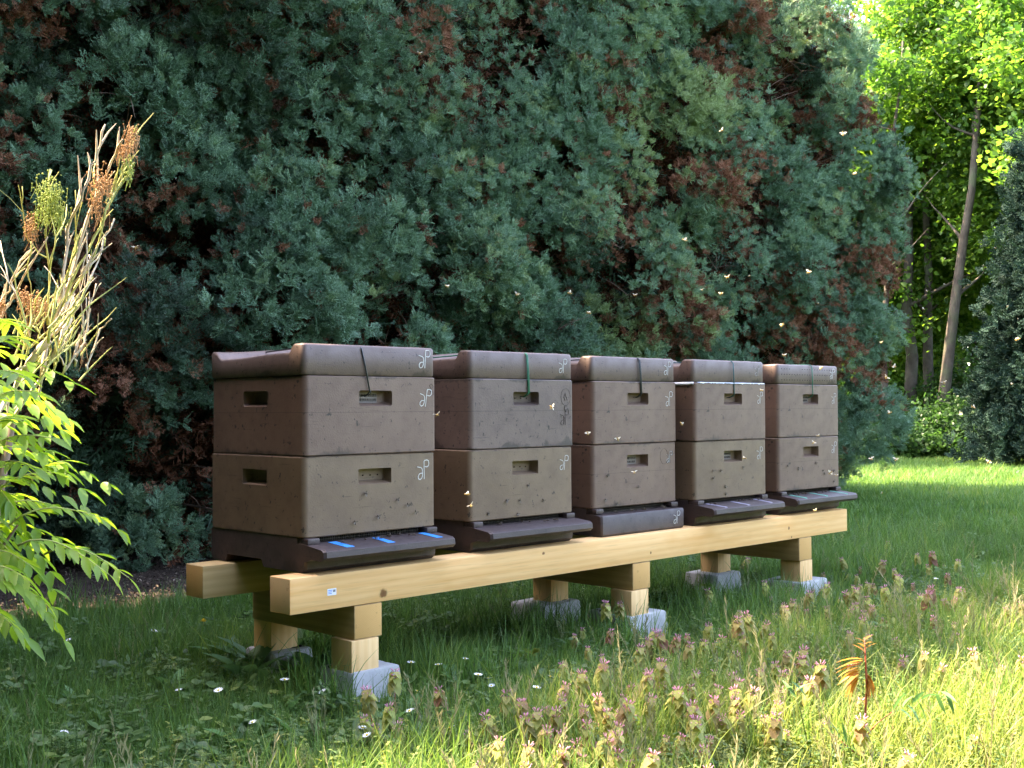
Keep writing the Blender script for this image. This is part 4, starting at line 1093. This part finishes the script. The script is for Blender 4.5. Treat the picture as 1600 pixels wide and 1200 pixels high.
    for (cx, cy, rx, ry, n, mt) in ((480, 400, 50, 110, 150, 0), (520, 330, 40, 60, 80, 0), (650, 110, 34, 75, 130, 0), (612, 180, 32, 40, 60, 0), (150, 545, 38, 65, 110, 0), (175, 940, 60, 65, 170, 0), (115, 895, 24, 40, 50, 0), (5, 935, 25, 30, 50, 0),
                                   (240, 420, 70, 120, 330, 1), (640, 250, 24, 60, 70, 1), (290, 480, 45, 70, 110, 1), (400, 1130, 30, 50, 40, 0)):
        mb = MB()
        for _ in range(n):
            u = r.gauss(0, .5); v = r.gauss(0, .5); p = z5(cx + rx * u, cy + ry * v, 2.45 + r.gauss(0, .02)) - o
            mb.ball(p, r.uniform(.0012, .0026), seg=5, ring=3)
            if r.random() < .5:
                q = p + Vector((r.uniform(-.012, .006), r.uniform(-.01, .01), -r.uniform(.012, .03))); mb.tube([p, q], .0006, 3, cap=False)
        mb.build('flower_head', M['seed_green' if mt else 'seed_brown'], root)['kind'] = 'stuff'
cut_shrub()
def z7(a, b, d): return pix(a / 2.183, 500 + b / 2.183, d)
def leaflet_mesh():
    mb = MB(); prof = [(0, .05)]; n = 9
    for k in range(1, n):
        t = k / n; wv = math.sin(math.pi * t ** .8) ** .9
        prof += [(t, wv * .92), (t + .02, wv * 1.06)]
    prof += [(1.0, 0)]
    leaf_poly(mb, Vector((0, 0, 0)), Vector((1, 0, 0)), Vector((0, 0, 1)), 1.0, .31, fold=.14, pts=prof, droop=.18)
    return mb.mesh('leaflet', M['sumac'], True)
LEAFLET = leaflet_mesh()
def sumac():
    base = pix(-400, 1250, 2.15); o = Vector((base.x, base.y, 0)); r = random.Random(11)
    root = tag(empty('leafy_shrub', o), 'fresh green shrub with toothed feather shaped leaves hanging in from the left edge', 'shrub')
    L = [((-60,470),(172,402)),((-40,380),(60,330)),((-60,545),(120,505)),((-30,610),(175,520)),((0,650),(205,640)),((-20,700),(130,760)),((30,700),(342,672)),((60,770),(372,868)),((150,800),(440,880)),
         ((-40,880),(190,1030)),((-50,900),(150,960)),((-90,980),(40,1040)),((-60,800),(120,850)),((-50,560),(60,660)),((-70,740),(60,820)),((-50,20),(45,15)),((-60,130),(70,60)),((-60,230),(80,190)),((-50,300),(140,250)),((-50,850),(110,900)),((100,560),(215,480)),((-60,640),(90,600))]
    tot = 0
    for li, (a, b) in enumerate(L):
        d = 2.12 + r.uniform(-.12, .12)
        A = z7(a[0], a[1], d) - o; B = z7(b[0], b[1], d - r.uniform(-.08, .10)) - o
        n = 8; ax = (B - A); Ln = ax.length
        P = []
        for k in range(n + 1):
            t = k / n; P.append(A.lerp(B, t) + Vector((0, 0, .16 * Ln * math.sin(math.pi * t ** .8))) )
        lf = MB(); lf.tube(P, [.0022 * (1 - .7 * k / n) for k in range(n + 1)], 5)
        leaf = lf.build('leaf', M['twig_green'], root)
        sd = ax.normalized().cross(Vector((0, 0, 1))).normalized()
        tilt = r.uniform(-.5, .3)
        npair = 6
        for k in range(npair + 1):
            for sg in ((-1, 1) if k < npair else (0,)):
                t = .16 + .84 * k / npair; i0 = min(n - 1, int(t * n)); p = P[i0].lerp(P[i0 + 1], t * n - i0) if i0 < n else P[-1]
                dd = (P[min(n, i0 + 1)] - P[i0]).normalized()
                lw = Vector((0, 0, -1))
                q = (dd * .65 + sd * sg * .95 + lw * (.25 + r.uniform(-.25, .3)) + Vector((r.uniform(-.12, .12),) * 3)).normalized() if sg else (dd + lw * .25).normalized()
                ll = r.uniform(.040, .054) * (1 - .25 * abs(t - .45)) * (1.1 if not sg else 1)
                z = (Vector((0, 0, 1)) + sd * tilt + Vector((r.uniform(-.3, .3), r.uniform(-.3, .3), 0))); z = (z - q * z.dot(q)).normalized(); yv = z.cross(q)
                M4 = Matrix((q, yv, z)).transposed().to_4x4(); M4 = Matrix.Translation(p) @ M4 @ Matrix.Diagonal((ll, ll, ll, 1))
                lo = link(bpy.data.objects.new('leaflet', LEAFLET), leaf); lo.matrix_local = M4; tot += 1
    # woody stems
    mb = MB()
    for (a, b, r0) in (((-460, 1500), (-90, 560), .009), ((-480, 1500), (-120, 900), .008), ((-450, 1500), (-60, 200), .009), ((-90, 900), (60, 700), .004), ((-90, 560), (30, 640), .004)):
        A = z7(*a, 2.2) - o; B = z7(*b, 2.2) - o; mb.tube([Vector((A.x * .3, A.y * .3, -.02)) if a[1] == 1500 else A, A.lerp(B, .5) + Vector((.01, 0, .01)), B], [r0, r0 * .8, r0 * .5], 6)
    mb.build('stem', M['twig_brown'], root)
    # further leaves behind and beyond the frame
    mb = MB()
    for _ in range(45):
        x7 = r.uniform(-420, 30) if r.random() < .6 else r.uniform(-140, 10); y7 = r.uniform(20, 900)
        if x7 > -20 and y7 < 380: x7 -= 90
        if x7 > -60 and y7 > 700: x7 -= 120
        p = z7(x7, y7, 2.22 + r.uniform(-.05, .45)) - o
        ax = (rt * r.uniform(-.3, 1.0) + Vector((r.uniform(-.6, .6), r.uniform(-.6, .6), r.uniform(-.7, .1)))).normalized(); sd = ax.cross(Vector((0, 0, 1))).normalized(); Lr = r.uniform(.16, .26)
        for k in range(6):
            t = .15 + .85 * k / 5; c = p + ax * (Lr * t) - Vector((0, 0, 1)) * (.25 * Lr * t * t)
            for sg in (-1, 1):
                q = (ax * .7 + sd * sg * .9 - Vector((0, 0, .3)) + Vector((r.uniform(-.15, .15),) * 3)).normalized()
                leaf_poly(mb, c, q, Vector((r.uniform(-.3, .3), r.uniform(-.3, .3), 1)).normalized(), r.uniform(.045, .062), .020, droop=.2, pts=[(0, .1), (.18, .7), (.42, 1), (.7, .7), (1, 0)])
    mb.build('foliage', M['sumac'], root)['kind'] = 'stuff'
sumac()

# ------------------------------------------------------------------ lawn, weeds and flowers
def in_solid(X, Y):
    m = np.zeros(len(X), bool)
    for (x, y, wx, wy) in ((.196, -.022, .20, .185), (1.468, -.020, .225, .24), (2.60, -.03, .25, .22), (.20, .38, .17, .18), (1.42, .38, .24, .20), (2.56, .38, .22, .2)):
        m |= (X > x - .03) & (X < x + wx + .02) & (Y > y - .12) & (Y < y + wy + .01)
    return m
def visible(X, Y, pad=.3):
    dx, dy = X - CAM.x, Y - CAM.y
    d = dx * math.sin(YAW) + dy * math.cos(YAW); s = dx * math.cos(YAW) - dy * math.sin(YAW)
    return d, np.abs(s) < d * (800 / FPX) + pad
def lawn():
    def pts(n, x0, x1, y0, y1, dens, dmin, dmax, soil=True):
        X = rng.uniform(x0, x1, n); Y = rng.uniform(y0, y1, n); d, v = visible(X, Y, .8)
        k = v & (d > dmin) & (d < dmax) & ~in_solid(X, Y)
        k &= rng.random(n) < dens(X, Y, d)
        if soil:
            be = np.array([bed_edge(a) for a in X]); k &= ~((Y > be + rng.normal(size=n) * .06) & (X < 2.4)); k &= ~((Y > 3.3) & (X < 8.6))
        return X[k], Y[k]
    nz = lambda X, Y, s, o=0: np.array([noise.noise(Vector((a * s, b * s, o))) for a, b in zip(X, Y)])
    # short turf near
    X, Y = pts(105000, -3, 7.5, -3.6, 3.4, lambda x, y, d: np.clip(1.3 - d / 8, .30, 1), 1.6, 8)
    n = len(X); Z = np.array([gz(a, b) for a, b in zip(X, Y)])
    lush = nz(X, Y, 1.6)
    I = np.where(rng.random(n) < np.clip(.02 + .5 * lush + .30 * (Y < -.5) + .25 * (np.abs(Y - .3) < .5) * (X > .4), .01, .6), rng.integers(4, 7, n), rng.integers(0, 4, n))
    T = np.clip(.42 + .25 * nz(X, Y, .9, 3) + rng.normal(size=n) * .15 + .34 * (Y < -.5), 0, 1)  # yellower in the front band: sunlight put into the blade colour
    tag(scatter('lawn_grass', TS['turf'], np.stack([X, Y, Z], 1), np.stack([rng.normal(size=n) * .12, rng.normal(size=n) * .12, rng.uniform(0, 6.28, n)], 1), rng.uniform(.7, 1.25, n), I, T), 'short green lawn grass growing around and under the timber stand', 'grass')
    # far turf
    X, Y = pts(60000, 3, 30, -8, 14, lambda x, y, d: np.clip(1.25 - d / 26, .25, 1), 7.2, 30)
    n = len(X); Z = np.array([gz(a, b) for a, b in zip(X, Y)])
    T = np.clip(.5 + .22 * nz(X, Y, .5, 3) + rng.normal(size=n) * .12, 0, 1)
    tag(scatter('far_lawn_grass', TS['farturf'], np.stack([X, Y, Z], 1), np.stack([rng.normal(size=n) * .1, rng.normal(size=n) * .1, rng.uniform(0, 6.28, n)], 1), rng.uniform(.8, 1.5, n), rng.integers(0, 3, n), T), 'mown lawn grass stretching to the wood on the right', 'grass')
    # weeds
    X, Y = pts(52000, -3, 7, -3.6, 3.2, lambda x, y, d: np.clip(.9 - d / 9, .1, 1) * np.where(y < -.5, 1.0, .7), 1.6, 8)
    k = nz(X, Y, 1.3, 8) + .45 > rng.random(len(X)) * .8; X, Y = X[k], Y[k]
    n = len(X); Z = np.array([gz(a, b) for a, b in zip(X, Y)]); T = np.clip(.40 + rng.normal(size=n) * .2 + .35 * (Y < -.6), 0, 1)  # tint raised in front, painting the sunlit band into the weeds
    tag(scatter('ground_cover_weeds', TS['weed'], np.stack([X, Y, Z], 1), np.stack([rng.normal(size=n) * .15, rng.normal(size=n) * .15, rng.uniform(0, 6.28, n)], 1), rng.uniform(.7, 1.5, n), rng.integers(0, 5, n), T), 'low mixed weeds with small round leaves in the lawn', 'weeds')
    # upright leafy stems in the unmown band
    X, Y = pts(30000, -2.5, 7, -3.4, 1.4, lambda x, y, d: np.where(y < -.35, 1.0, np.where(x > 1.8, .55, .16)) * np.clip(1.3 - d / 8, .2, 1), 1.9, 8)
    k = nz(X, Y, 1.1, 12) + .42 > rng.random(len(X)) * .8; X, Y = X[k], Y[k]
    n = len(X); Z = np.array([gz(a, b) for a, b in zip(X, Y)]); T = np.clip(.45 + rng.normal(size=n) * .2 + .45 * (Y < -.45), 0, 1)  # front stems tinted brighter, sunlight worked into their colour
    tag(scatter('leafy_weeds', TS['leafy'], np.stack([X, Y, Z], 1), np.stack([rng.normal(size=n) * .15, rng.normal(size=n) * .15, rng.uniform(0, 6.28, n)], 1), rng.uniform(.45, 1.0, n), rng.integers(0, 4, n), T), 'upright yellow green leafy weeds in the unmown foreground', 'weeds')
    # pale seed stalks
    X, Y = pts(2600, -2, 7, -3.4, 2.0, lambda x, y, d: np.where(y < -.5, .75, .30) * np.clip(1.2 - d / 8, .2, 1), 2.0, 8)
    n = len(X); Z = np.array([gz(a, b) for a, b in zip(X, Y)]); 
    tag(scatter('seed_stalks', TS['straw'], np.stack([X, Y, Z], 1), np.stack([rng.normal(size=n) * .15, rng.normal(size=n) * .15, rng.uniform(0, 6.28, n)], 1), rng.uniform(.45, .95, n) + .35 * (Y < -.4), rng.integers(0, 3, n), np.clip(.45 + .35 * (Y < -.5) + rng.normal(size=n) * .2, 0, 1)), 'thin pale seed stalks standing out of the grass', 'grass')  # paler tint in the front band paints in the sunlight
    # litter on the soil bed
    X = rng.uniform(-4, 2.2, 5200); Y = rng.uniform(1.8, 4.2, 5200); be = np.array([bed_edge(a) for a in X]); k = Y > be + .03; X, Y = X[k], Y[k]
    n = len(X); Z = np.array([gz(a, b) for a, b in zip(X, Y)]) + .028
    tag(scatter('hedge_litter', TS['debris'], np.stack([X, Y, Z], 1), np.stack([rng.normal(size=n) * .3, rng.normal(size=n) * .3, rng.uniform(0, 6.28, n)], 1), rng.uniform(.3, .8, n), rng.integers(0, 3, n), rng.random(n) ** 1.5), 'dry brown litter of fallen sprays and chips under the hedge', 'litter')
lawn()

# --- red dead-nettles
def nettle_leaf(purple):
    mb = MB(); leaf_poly(mb, Vector((0, 0, 0)), Vector((1, 0, 0)), Vector((0, 0, 1)), 1, .85, fold=.10, pts=[(0, .35), (.18, 1.0), (.45, .95), (.75, .6), (1, .04)], droop=.35)
    return mb.mesh('leaf', M['nettle_top' if purple else 'nettle_low'], True)
NLT, NLL = nettle_leaf(True), nettle_leaf(False)
def nettle_flower():
    mb = MB(); r = random.Random(3)
    for k in range(7):
        a = 6.283 * k / 7; p = Vector((math.cos(a) * .005, math.sin(a) * .005, r.uniform(-.003, .004))); q = p + Vector((math.cos(a) * .006, math.sin(a) * .006, .007))
        mb.tube([p, q], [.0006, .0012], 4); mb.ball(q + Vector((math.cos(a) * .001, math.sin(a) * .001, .001)), .0016, seg=5, ring=3)
    return mb.mesh('flower', M['petal_pink'], True)
NF = nettle_flower()
def make_nettle(seed, detail=True, H=.15):
    r = random.Random(seed); root = bpy.data.objects.new('dead_nettle', None); COL.objects.link(root)
    mb = MB(); mb.tube([(0, 0, -.01), (r.uniform(-.006, .006), r.uniform(-.006, .006), H * .5), (0, 0, H)], [.0016, .0014, .001], 4); mb.build('stem', M['red_stem' if seed % 2 else 'nettle_low'], root)
    spec = []
    for k in range(5):       # crowded drooping whorls at the top
        z = H - k * .0085
        for q in range(2 if k else 2):
            a = k * 1.571 + q * math.pi + r.uniform(-.2, .2); spec.append((z, a, r.uniform(.021, .027) + k * .003, -.45 - .12 * k, True))
    for z, l in ((H * .45, .020), (H * .2, .018)):
        for q in range(2): spec.append((z, q * math.pi + r.uniform(0, 3), l, .1, False))
    mbs = {True: MB(), False: MB()}
    for (z, a, l, dz, pu) in spec:
        q = Vector((math.cos(a), math.sin(a), dz)).normalized(); zz = Vector((0, 0, 1)); zz = (zz - q * zz.dot(q)).normalized(); yy = zz.cross(q)
        m4 = Matrix.Translation((math.cos(a) * .002, math.sin(a) * .002, z)) @ Matrix((q, yy, zz)).transposed().to_4x4() @ Matrix.Diagonal((l, l, l, 1))
        if detail:
            o = link(bpy.data.objects.new('leaf', NLT if pu else NLL), root); o.matrix_local = m4
        else:
            src = NLT if pu else NLL; mbs[pu].add([m4 @ v.co for v in src.vertices], [tuple(p.vertices) for p in src.polygons])
    if not detail:
        for pu, nm in ((True, 'top_leaves'), (False, 'lower_leaves')): mbs[pu].build(nm, M['nettle_top' if pu else 'nettle_low'], root)
    for z in (H + .001, H - .014):
        f = link(bpy.data.objects.new('flower', NF), root); f.location = (0, 0, z)
    return root
def place(proto, first, x, y, s, rz, tilt=.12, z=None):
    o = proto if first else copy_tree(proto)
    o.location = (x, y, gz(x, y) if z is None else z); o.scale = (s, s, s); o.rotation_euler = (rnd.gauss(0, tilt), rnd.gauss(0, tilt), rz); return o
def nettles():
    pd = [make_nettle(k, True, .13 + .02 * (k % 3)) for k in range(3)]; ps = [make_nettle(10 + k, False, .12 + .03 * (k % 3)) for k in range(3)]
    used = {}
    def put(px, py, big, group, lab, jit=.0):
        u = CAM; r_ = (fw + rt * ((px - 800) / FPX) - up * ((py - 600) / FPX)); t = -u.z / r_.z; p = u + r_ * t
        pool = pd if big else ps; pr = rnd.choice(pool); fst = id(pr) not in used; used[id(pr)] = 1
        if in_solid(np.array([p.x]), np.array([p.y]))[0]: p.y -= .12
        o = place(pr, fst, p.x, p.y, rnd.uniform(.5, 1.15) * .95, rnd.uniform(0, 6.28), .2); tag(o, lab, 'wildflower', group)
    for _ in range(165):      # sunlit band, near
        px = rnd.choice((rnd.uniform(740, 1600), rnd.gauss(1150, 120), rnd.gauss(880, 60))); y0 = 1215 - (px - 800) * .20
        put(px, max(y0 - 50, 1000) + abs(rnd.gauss(0, 1)) * 100, True, 'dead nettles flowering in the sunlit foreground', 'pink topped dead nettle in the sunlit foreground grass')
    for _ in range(120):     # shaded drift on the right
        px = rnd.gauss(1350, 130); py = 975 + rnd.gauss(0, 38)
        if px < 1050 or px > 1640: continue
        put(px, py, False, 'dead nettles in the shaded drift on the right', 'dead nettle in the shaded purple drift right of the stand')
    for _ in range(26):
        put(rnd.uniform(880, 1250), rnd.uniform(1010, 1110), False, 'dead nettles scattered in the shaded lawn', 'lone dead nettle in the shaded lawn before the stand')
    for _ in range(12):
        put(rnd.uniform(560, 740), rnd.uniform(1130, 1210), False, 'dead nettles at the bottom centre', 'small dusky dead nettle at the bottom centre of the lawn')
nettles()
def daisies():
    root = bpy.data.objects.new('daisy', None); COL.objects.link(root)
    mb = MB(); mb.tube([(0, 0, -.01), (.002, 0, .035), (0, 0, .07)], .0009, 4); mb.build('stem', M['seed_green'], root)
    mb = MB()
    for k in range(12):
        a = 6.283 * k / 12; leaf_poly(mb, Vector((math.cos(a) * .002, math.sin(a) * .002, .070)), Vector((math.cos(a), math.sin(a), .25)), Vector((0, 0, 1)), .0085, .0034, pts=[(0, .5), (.6, 1), (1, .4)])
    mb.build('petals', M['petal_white'], root)
    mb = MB(); mb.ball((0, 0, .0715), (.0028, .0028, .0016), seg=8, ring=4); mb.build('disc', M['yellow'], root)
    pts = [(640,1050),(688,1052),(722,1040),(742,1068),(765,1078),(636,1082),(578,1050),(549,1063),(846,1065),(768,1073),(525,1085),(445,1075),(493,1110),(405,1125),(284,1078),(92,1138),(560,1140),(590,1150),(830,1088),(1233,1050),(724,1148),(1140,1010),(700,1100),(655,1120),(890,1060),(120,1000),(232,988),(1460,905),(1543,905),(350,1085)]
    for k, (px, py) in enumerate(pts):
        r_ = (fw + rt * ((px - 800) / FPX) - up * ((py - 600) / FPX)); t = -(CAM.z - .07) / r_.z; p = CAM + r_ * t
        o = place(root, k == 0, p.x, p.y, rnd.uniform(1.0, 1.4), rnd.uniform(0, 6), .25)
        tag(o, 'small white daisy open in the shaded grass of the lawn', 'daisy', 'white daisies in the grass')
    # one dandelion
    px, py = 318, 973; r_ = (fw + rt * ((px - 800) / FPX) - up * ((py - 600) / FPX)); t = -(CAM.z - .07) / r_.z; p = CAM + r_ * t
    d = tag(empty('dandelion', (p.x, p.y, gz(p.x, p.y))), 'single yellow dandelion in the grass left of the stand', 'dandelion')
    mb = MB(); mb.tube([(0, 0, -.01), (.003, 0, .035), (0, 0, .07)], .0016, 5); mb.build('stem', M['seed_green'], d)
    mb = MB()
    for k in range(40):
        a = k * 2.4; e = .1 + .9 * k / 40; leaf_poly(mb, Vector((0, 0, .070)), Vector((math.cos(a) * (1.2 - e), math.sin(a) * (1.2 - e), .25 + e * .5)), Vector((math.sin(a) * .3, math.cos(a) * .3, 1)), .013, .003, pts=[(0, .5), (.7, 1), (1, .6)])
    mb.build('flower', M['yellow'], d)
daisies()
def rosettes():
    r = random.Random(4)
    def rosette(n, L, W, up_, seed):
        rr = random.Random(seed); root = bpy.data.objects.new('broad_leaved_weed', None); COL.objects.link(root)
        mb = MB(); leaf_poly(mb, Vector((0, 0, 0)), Vector((1, 0, 0)), Vector((0, 0, 1)), 1, W / L, fold=.16, pts=[(0, .12), (.2, .35), (.4, .8), (.62, 1), (.82, .75), (1, .05)], droop=.45)
        me = mb.mesh('leaf', M['weed_big'])
        for k in range(n):
            a = k * 2.4 + rr.uniform(-.3, .3); q = Vector((math.cos(a), math.sin(a), up_ * rr.uniform(.5, 1.5))).normalized(); z = Vector((0, 0, 1)); z = (z - q * z.dot(q)).normalized(); y = z.cross(q); l = L * rr.uniform(.65, 1.1)
            o = link(bpy.data.objects.new('leaf', me), root); o.matrix_local = Matrix((q, y, z)).transposed().to_4x4() @ Matrix.Diagonal((l, l, l, 1))
        return root
    A = [rosette(10, .13, .036, 1.7, 1), rosette(9, .11, .046, 1.8, 2), rosette(11, .09, .022, .8, 3)]; used = set()
    pts = [(205,1060,0),(250,1050,1),(175,1075,2),(455,1040,1),(480,1020,0),(430,1075,1),(500,1100,2),(345,1160,2),(600,1160,0),(560,1180,2),(120,1110,0),(715,1090,0),(380,1180,1),(720,1180,2),(270,1090,0),(440,1135,0),(540,1090,2),(640,1135,1),(60,1150,2),(300,1130,2),(470,1170,0)]
    for (px, py, k) in pts + [(415,1052,0),(440,1030,1),(395,1066,1),(465,1062,0),(372,1046,0),(505,1062,1)]:
        r_ = (fw + rt * ((px - 800) / FPX) - up * ((py - 600) / FPX)); t = -CAM.z / r_.z; p = CAM + r_ * t
        if in_solid(np.array([p.x]), np.array([p.y]))[0]: p.y -= .06; p.x -= .05
        o = place(A[k], k not in used, p.x, p.y, r.uniform(.7, 1.1) * (1.5 if 360 < px < 510 and py < 1070 else 1), r.uniform(0, 6), .1); used.add(k)
        tag(o, ['tall broad leaved weed with long tongue shaped leaves in the left lawn', 'weed with wide oval leaves low in the left lawn', 'weed with a flat star of narrow leaves in the left lawn'][k], 'weed', 'broad leaved weeds in the left part of the lawn: ' + ['tongue leaved', 'oval leaved', 'narrow leaved'][k])
rosettes()
def seedling():
    r_ = (fw + rt * ((1349 - 800) / FPX) - up * ((1235 - 600) / FPX)); t = -CAM.z / r_.z; b = CAM + r_ * t; dd = fw.dot(b - CAM)
    root = tag(empty('sumac_seedling', (b.x, b.y, 0)), 'reddish seedling with drooping amber leaves in the sunlit grass at lower right', 'seedling')
    o = Vector((b.x, b.y, 0)); q5 = lambda a, c, d=0: pix(1000 + a / 2.667, 850 + c / 2.667, dd + d) - o
    mb = MB(); mb.tube([Vector((0, 0, -.01)), q5(925, 930), q5(935, 800), q5(945, 600), q5(940, 480), q5(935, 390)], [.0038, .0034, .003, .0025, .002, .001], 6)
    mb.tube([q5(935, 810), q5(985, 750), q5(1050, 700)], [.0018, .0014, .001], 5); mb.tube([q5(925, 890), q5(870, 850), q5(800, 790)], [.0018, .0014, .001], 5); mb.build('stem', M['red_stem'], root)
    r = random.Random(2)
    lf = MB(); leaf_poly(lf, Vector((0, 0, 0)), Vector((1, 0, 0)), Vector((0, 0, 1)), 1, .17, fold=.2, pts=[(0, .2), (.2, .9), (.5, 1), (.8, .6), (1, .05)], droop=.3)
    am = lf.mesh('leaf', M['amber']); gm = am.copy(); gm.materials[0] = M['weed_big']
    def put(me, a, c, tx, ty, l):
        p = q5(a, c); q = (q5(tx, ty, r.uniform(-.03, .03)) - p).normalized(); z = Vector((r.uniform(-.5, .5), r.uniform(-.5, .5), 1)); z = (z - q * z.dot(q)).normalized(); y = z.cross(q)
        ob = link(bpy.data.objects.new('leaf', me), root); ob.matrix_local = Matrix.Translation(p) @ Matrix((q, y, z)).transposed().to_4x4() @ Matrix.Diagonal((l, l, l, 1))
    for k in range(11): put(am, 930 - k * 2, 480 + k * 8, 818 + k * 6, 462 + k * 15, .058)
    for k in range(9): put(am, 945, 540 + k * 4, 1010 - k * 9, 610 + k * 6, .045)
    for k in range(6): put(am, 936, 400 + k * 10, 936 + (-1) ** k * 30, 370 + k * 10, .03)
    for k in range(12): put(gm, 1055 + k * 20, 695 - k * 8, 1055 + k * 20 + 30, 625 + (k % 2) * 70, .055)
    for k in range(8): put(gm, 805 + k * 15, 795 + k * 11, 785 + k * 15, 750 + (k % 2) * 100, .05)
    for k in range(4): put(gm, 650 - k * 6, 640 - k * 22, 600 + (k % 2) * 90, 560 + k * 18, .05)
    mb = MB(); mb.tube([q5(650, 650), q5(670, 700), q5(720, 930)], .0012, 4); mb.build('stem', M['nettle_low'], root)
seedling()

# ------------------------------------------------------------------ bees
def bee(body):
    root = bpy.data.objects.new('honey_bee', None); COL.objects.link(root)
    mb = MB(); mb.ball((.0055, 0, 0), (.0018, .0018, .0016)); mb.ball((.0025, 0, .0003), (.0025, .0022, .0022)); mb.ball((-.0035, 0, -.0006), (.0046, .0024, .0023))
    for s in (-1, 1):
        for k in (-1, 0, 1): mb.tube([(.0025 + k * .0014, s * .0015, -.001), (.003 + k * .002, s * .0035, -.0022), (.003 + k * .003, s * .004, -.0045)], .0003, 3)
        mb.tube([(.0068, s * .0006, .0008), (.0090, s * .0014, .0016)], .0002, 3)
    mb.build('body', body, root)
    for s in (-1, 1):
        mb = MB(); leaf_poly(mb, Vector((.003, s * .0015, .002)), Vector((-.35, s * 1, .35)), Vector((0, 0, 1)), .0095, .0036, pts=[(0, .2), (.4, .8), (.8, 1), (1, .4)])
        leaf_poly(mb, Vector((.001, s * .0015, .0018)), Vector((-.8, s * .8, .2)), Vector((0, 0, 1)), .0065, .0028, pts=[(0, .2), (.4, .8), (.8, 1), (1, .4)]); mb.build('wing', M['wing'] if body is M['bee_body'] else M['wing_dull'], root, False)
    return root
def bees():
    B = bee(M['bee_body']); K = bee(M['bee_dark']); fb = True; fk = True
    fly = [(683,648,2.95,'bee in flight at the right edge of the first hive'),(212,387,3.2,'bee flying alone before the hedge beside the tall twigs'),(656,83,4.2,'bee flying high before the hedge at the top centre'),
     (808,460,3.6,'leftmost of the bees flying above the second hive'),(890,458,3.7,'bee flying upper right above the second hive'),(920,489,3.6,'lowest of the bees flying above the second hive'),(992,461,4.0,'bee flying above the third hive'),
     (1264,425,3.4,'largest bee flying above the fifth hive'),(1222,508,3.7,'bee flying above the fifth hive in front of dead sprays'),(1225,555,3.9,'bee just above the lid of the fifth hive, left side'),(1317,209,4.6,'bee flying high near the right end of the hedge'),
     (1283,575,3.9,'bee flying across the dotted lid of the fifth hive'),(1278,681,4.2,'bee flying at the seam of the fifth hive'),(1065,662,3.9,'bee flying between the third and fourth hives'),(918,677,3.7,'bee at the left corner of the third hive'),
     (965,686,3.7,'bee low on the upper box of the third hive'),(991,738,3.6,'bee below the lower handhold of the third hive'),(1190,610,4.3,'bee near the mark on the fourth hive'),(1163,716,4.1,'bee beside the lower handhold of the fourth hive'),
     (1397,573,5.5,'bee flying upper left before the sunlit bushes'),(1385,590,5.2,'bee flying close to the hedge end over the bushes'),(1521,636,5.5,'bee flying before the dark conifer, low'),(1590,530,4.8,'bee flying by the right edge before the conifer'),
     (1361,717,5.0,'bee over the lawn, nearest the fifth hive'),(1400,718,5.2,'second bee over the lawn from the fifth hive'),(1545,722,5.0,'bee over the lawn at far right'),(730,772,3.0,'upper of two bees at the left edge of the second hive'),(736,790,3.0,'lower of two bees at the left edge of the second hive'),
     (1390,645,5.4,'bee flying before the foot of the hedge end'),(1475,598,5.8,'bee flying before the leaning trunk'),(780,630,3.4,'')]
    for (px, py, d, lab) in fly[:-1]:
        p = pix(px, py, d); o = B if fb else copy_tree(B); fb = False
        o.location = p; s = 1.0 if d < 4.5 else 1.4; o.scale = (s, s, s); o.rotation_euler = (rnd.gauss(0, .5), rnd.gauss(0, .5), rnd.uniform(0, 6.28)); tag(o, 'honey ' + lab, 'bee', 'honey bees in flight')
    for k in range(34):     # the many small specks of the swarm
        x = rnd.uniform(-.2, 6.5); p = Vector((x, rnd.uniform(-1.2, .02), G + rnd.uniform(.15, 1.3))) if k % 3 else Vector((rnd.uniform(3.2, 7), rnd.uniform(-.5, 1.8), G + rnd.uniform(.0, 1.6)))
        o = copy_tree(B); o.location = p; s = rnd.uniform(.75, 1.0); o.scale = (s, s, s); o.rotation_euler = (rnd.gauss(0, .5), rnd.gauss(0, .5), rnd.uniform(0, 6.28))
        tag(o, 'tiny honey bee in flight close to the row of hives', 'bee', 'small bees swarming round the hives')
    # bees walking at the entrances and on the fronts
    crawl = []
    for h, (hx, hy, hr) in enumerate(HIV):
        n = (17, 15, 12, 16, 18)[h]
        for k in range(n):
            if k < n * .6: crawl.append((h, hx + rnd.uniform(.06, .46), hy - rnd.uniform(.005, .05), G + .083 - .0, 0))
            else: crawl.append((h, hx + rnd.uniform(.06, .46), hy - .0035, G + Z0 + rnd.uniform(.012, .12), 1))
    for (h, x, y, z, wall) in crawl:
        o = K if fk else copy_tree(K); fk = False
        s = rnd.uniform(.8, 1.0); o.scale = (s, s, s); yoff = (x - HIV[h][0]) * math.sin(HIV[h][2])
        if wall: o.location = (x, y + yoff - .002, z); o.rotation_euler = (math.pi / 2, rnd.uniform(0, 6.28), 0)
        else: o.location = (x, y + yoff, z + .004); o.rotation_euler = (0, 0, rnd.uniform(0, 6.28))
        w5 = ('first', 'second', 'third', 'fourth', 'fifth')[h]
        tag(o, ('dark bee clinging to the lower front of the %s hive' if wall else 'dark bee walking at the entrance of the %s hive') % w5, 'bee', ('bees on the front of the %s hive' if wall else 'bees at the entrance of the %s hive') % w5)
bees()
bpy.context.view_layer.update()
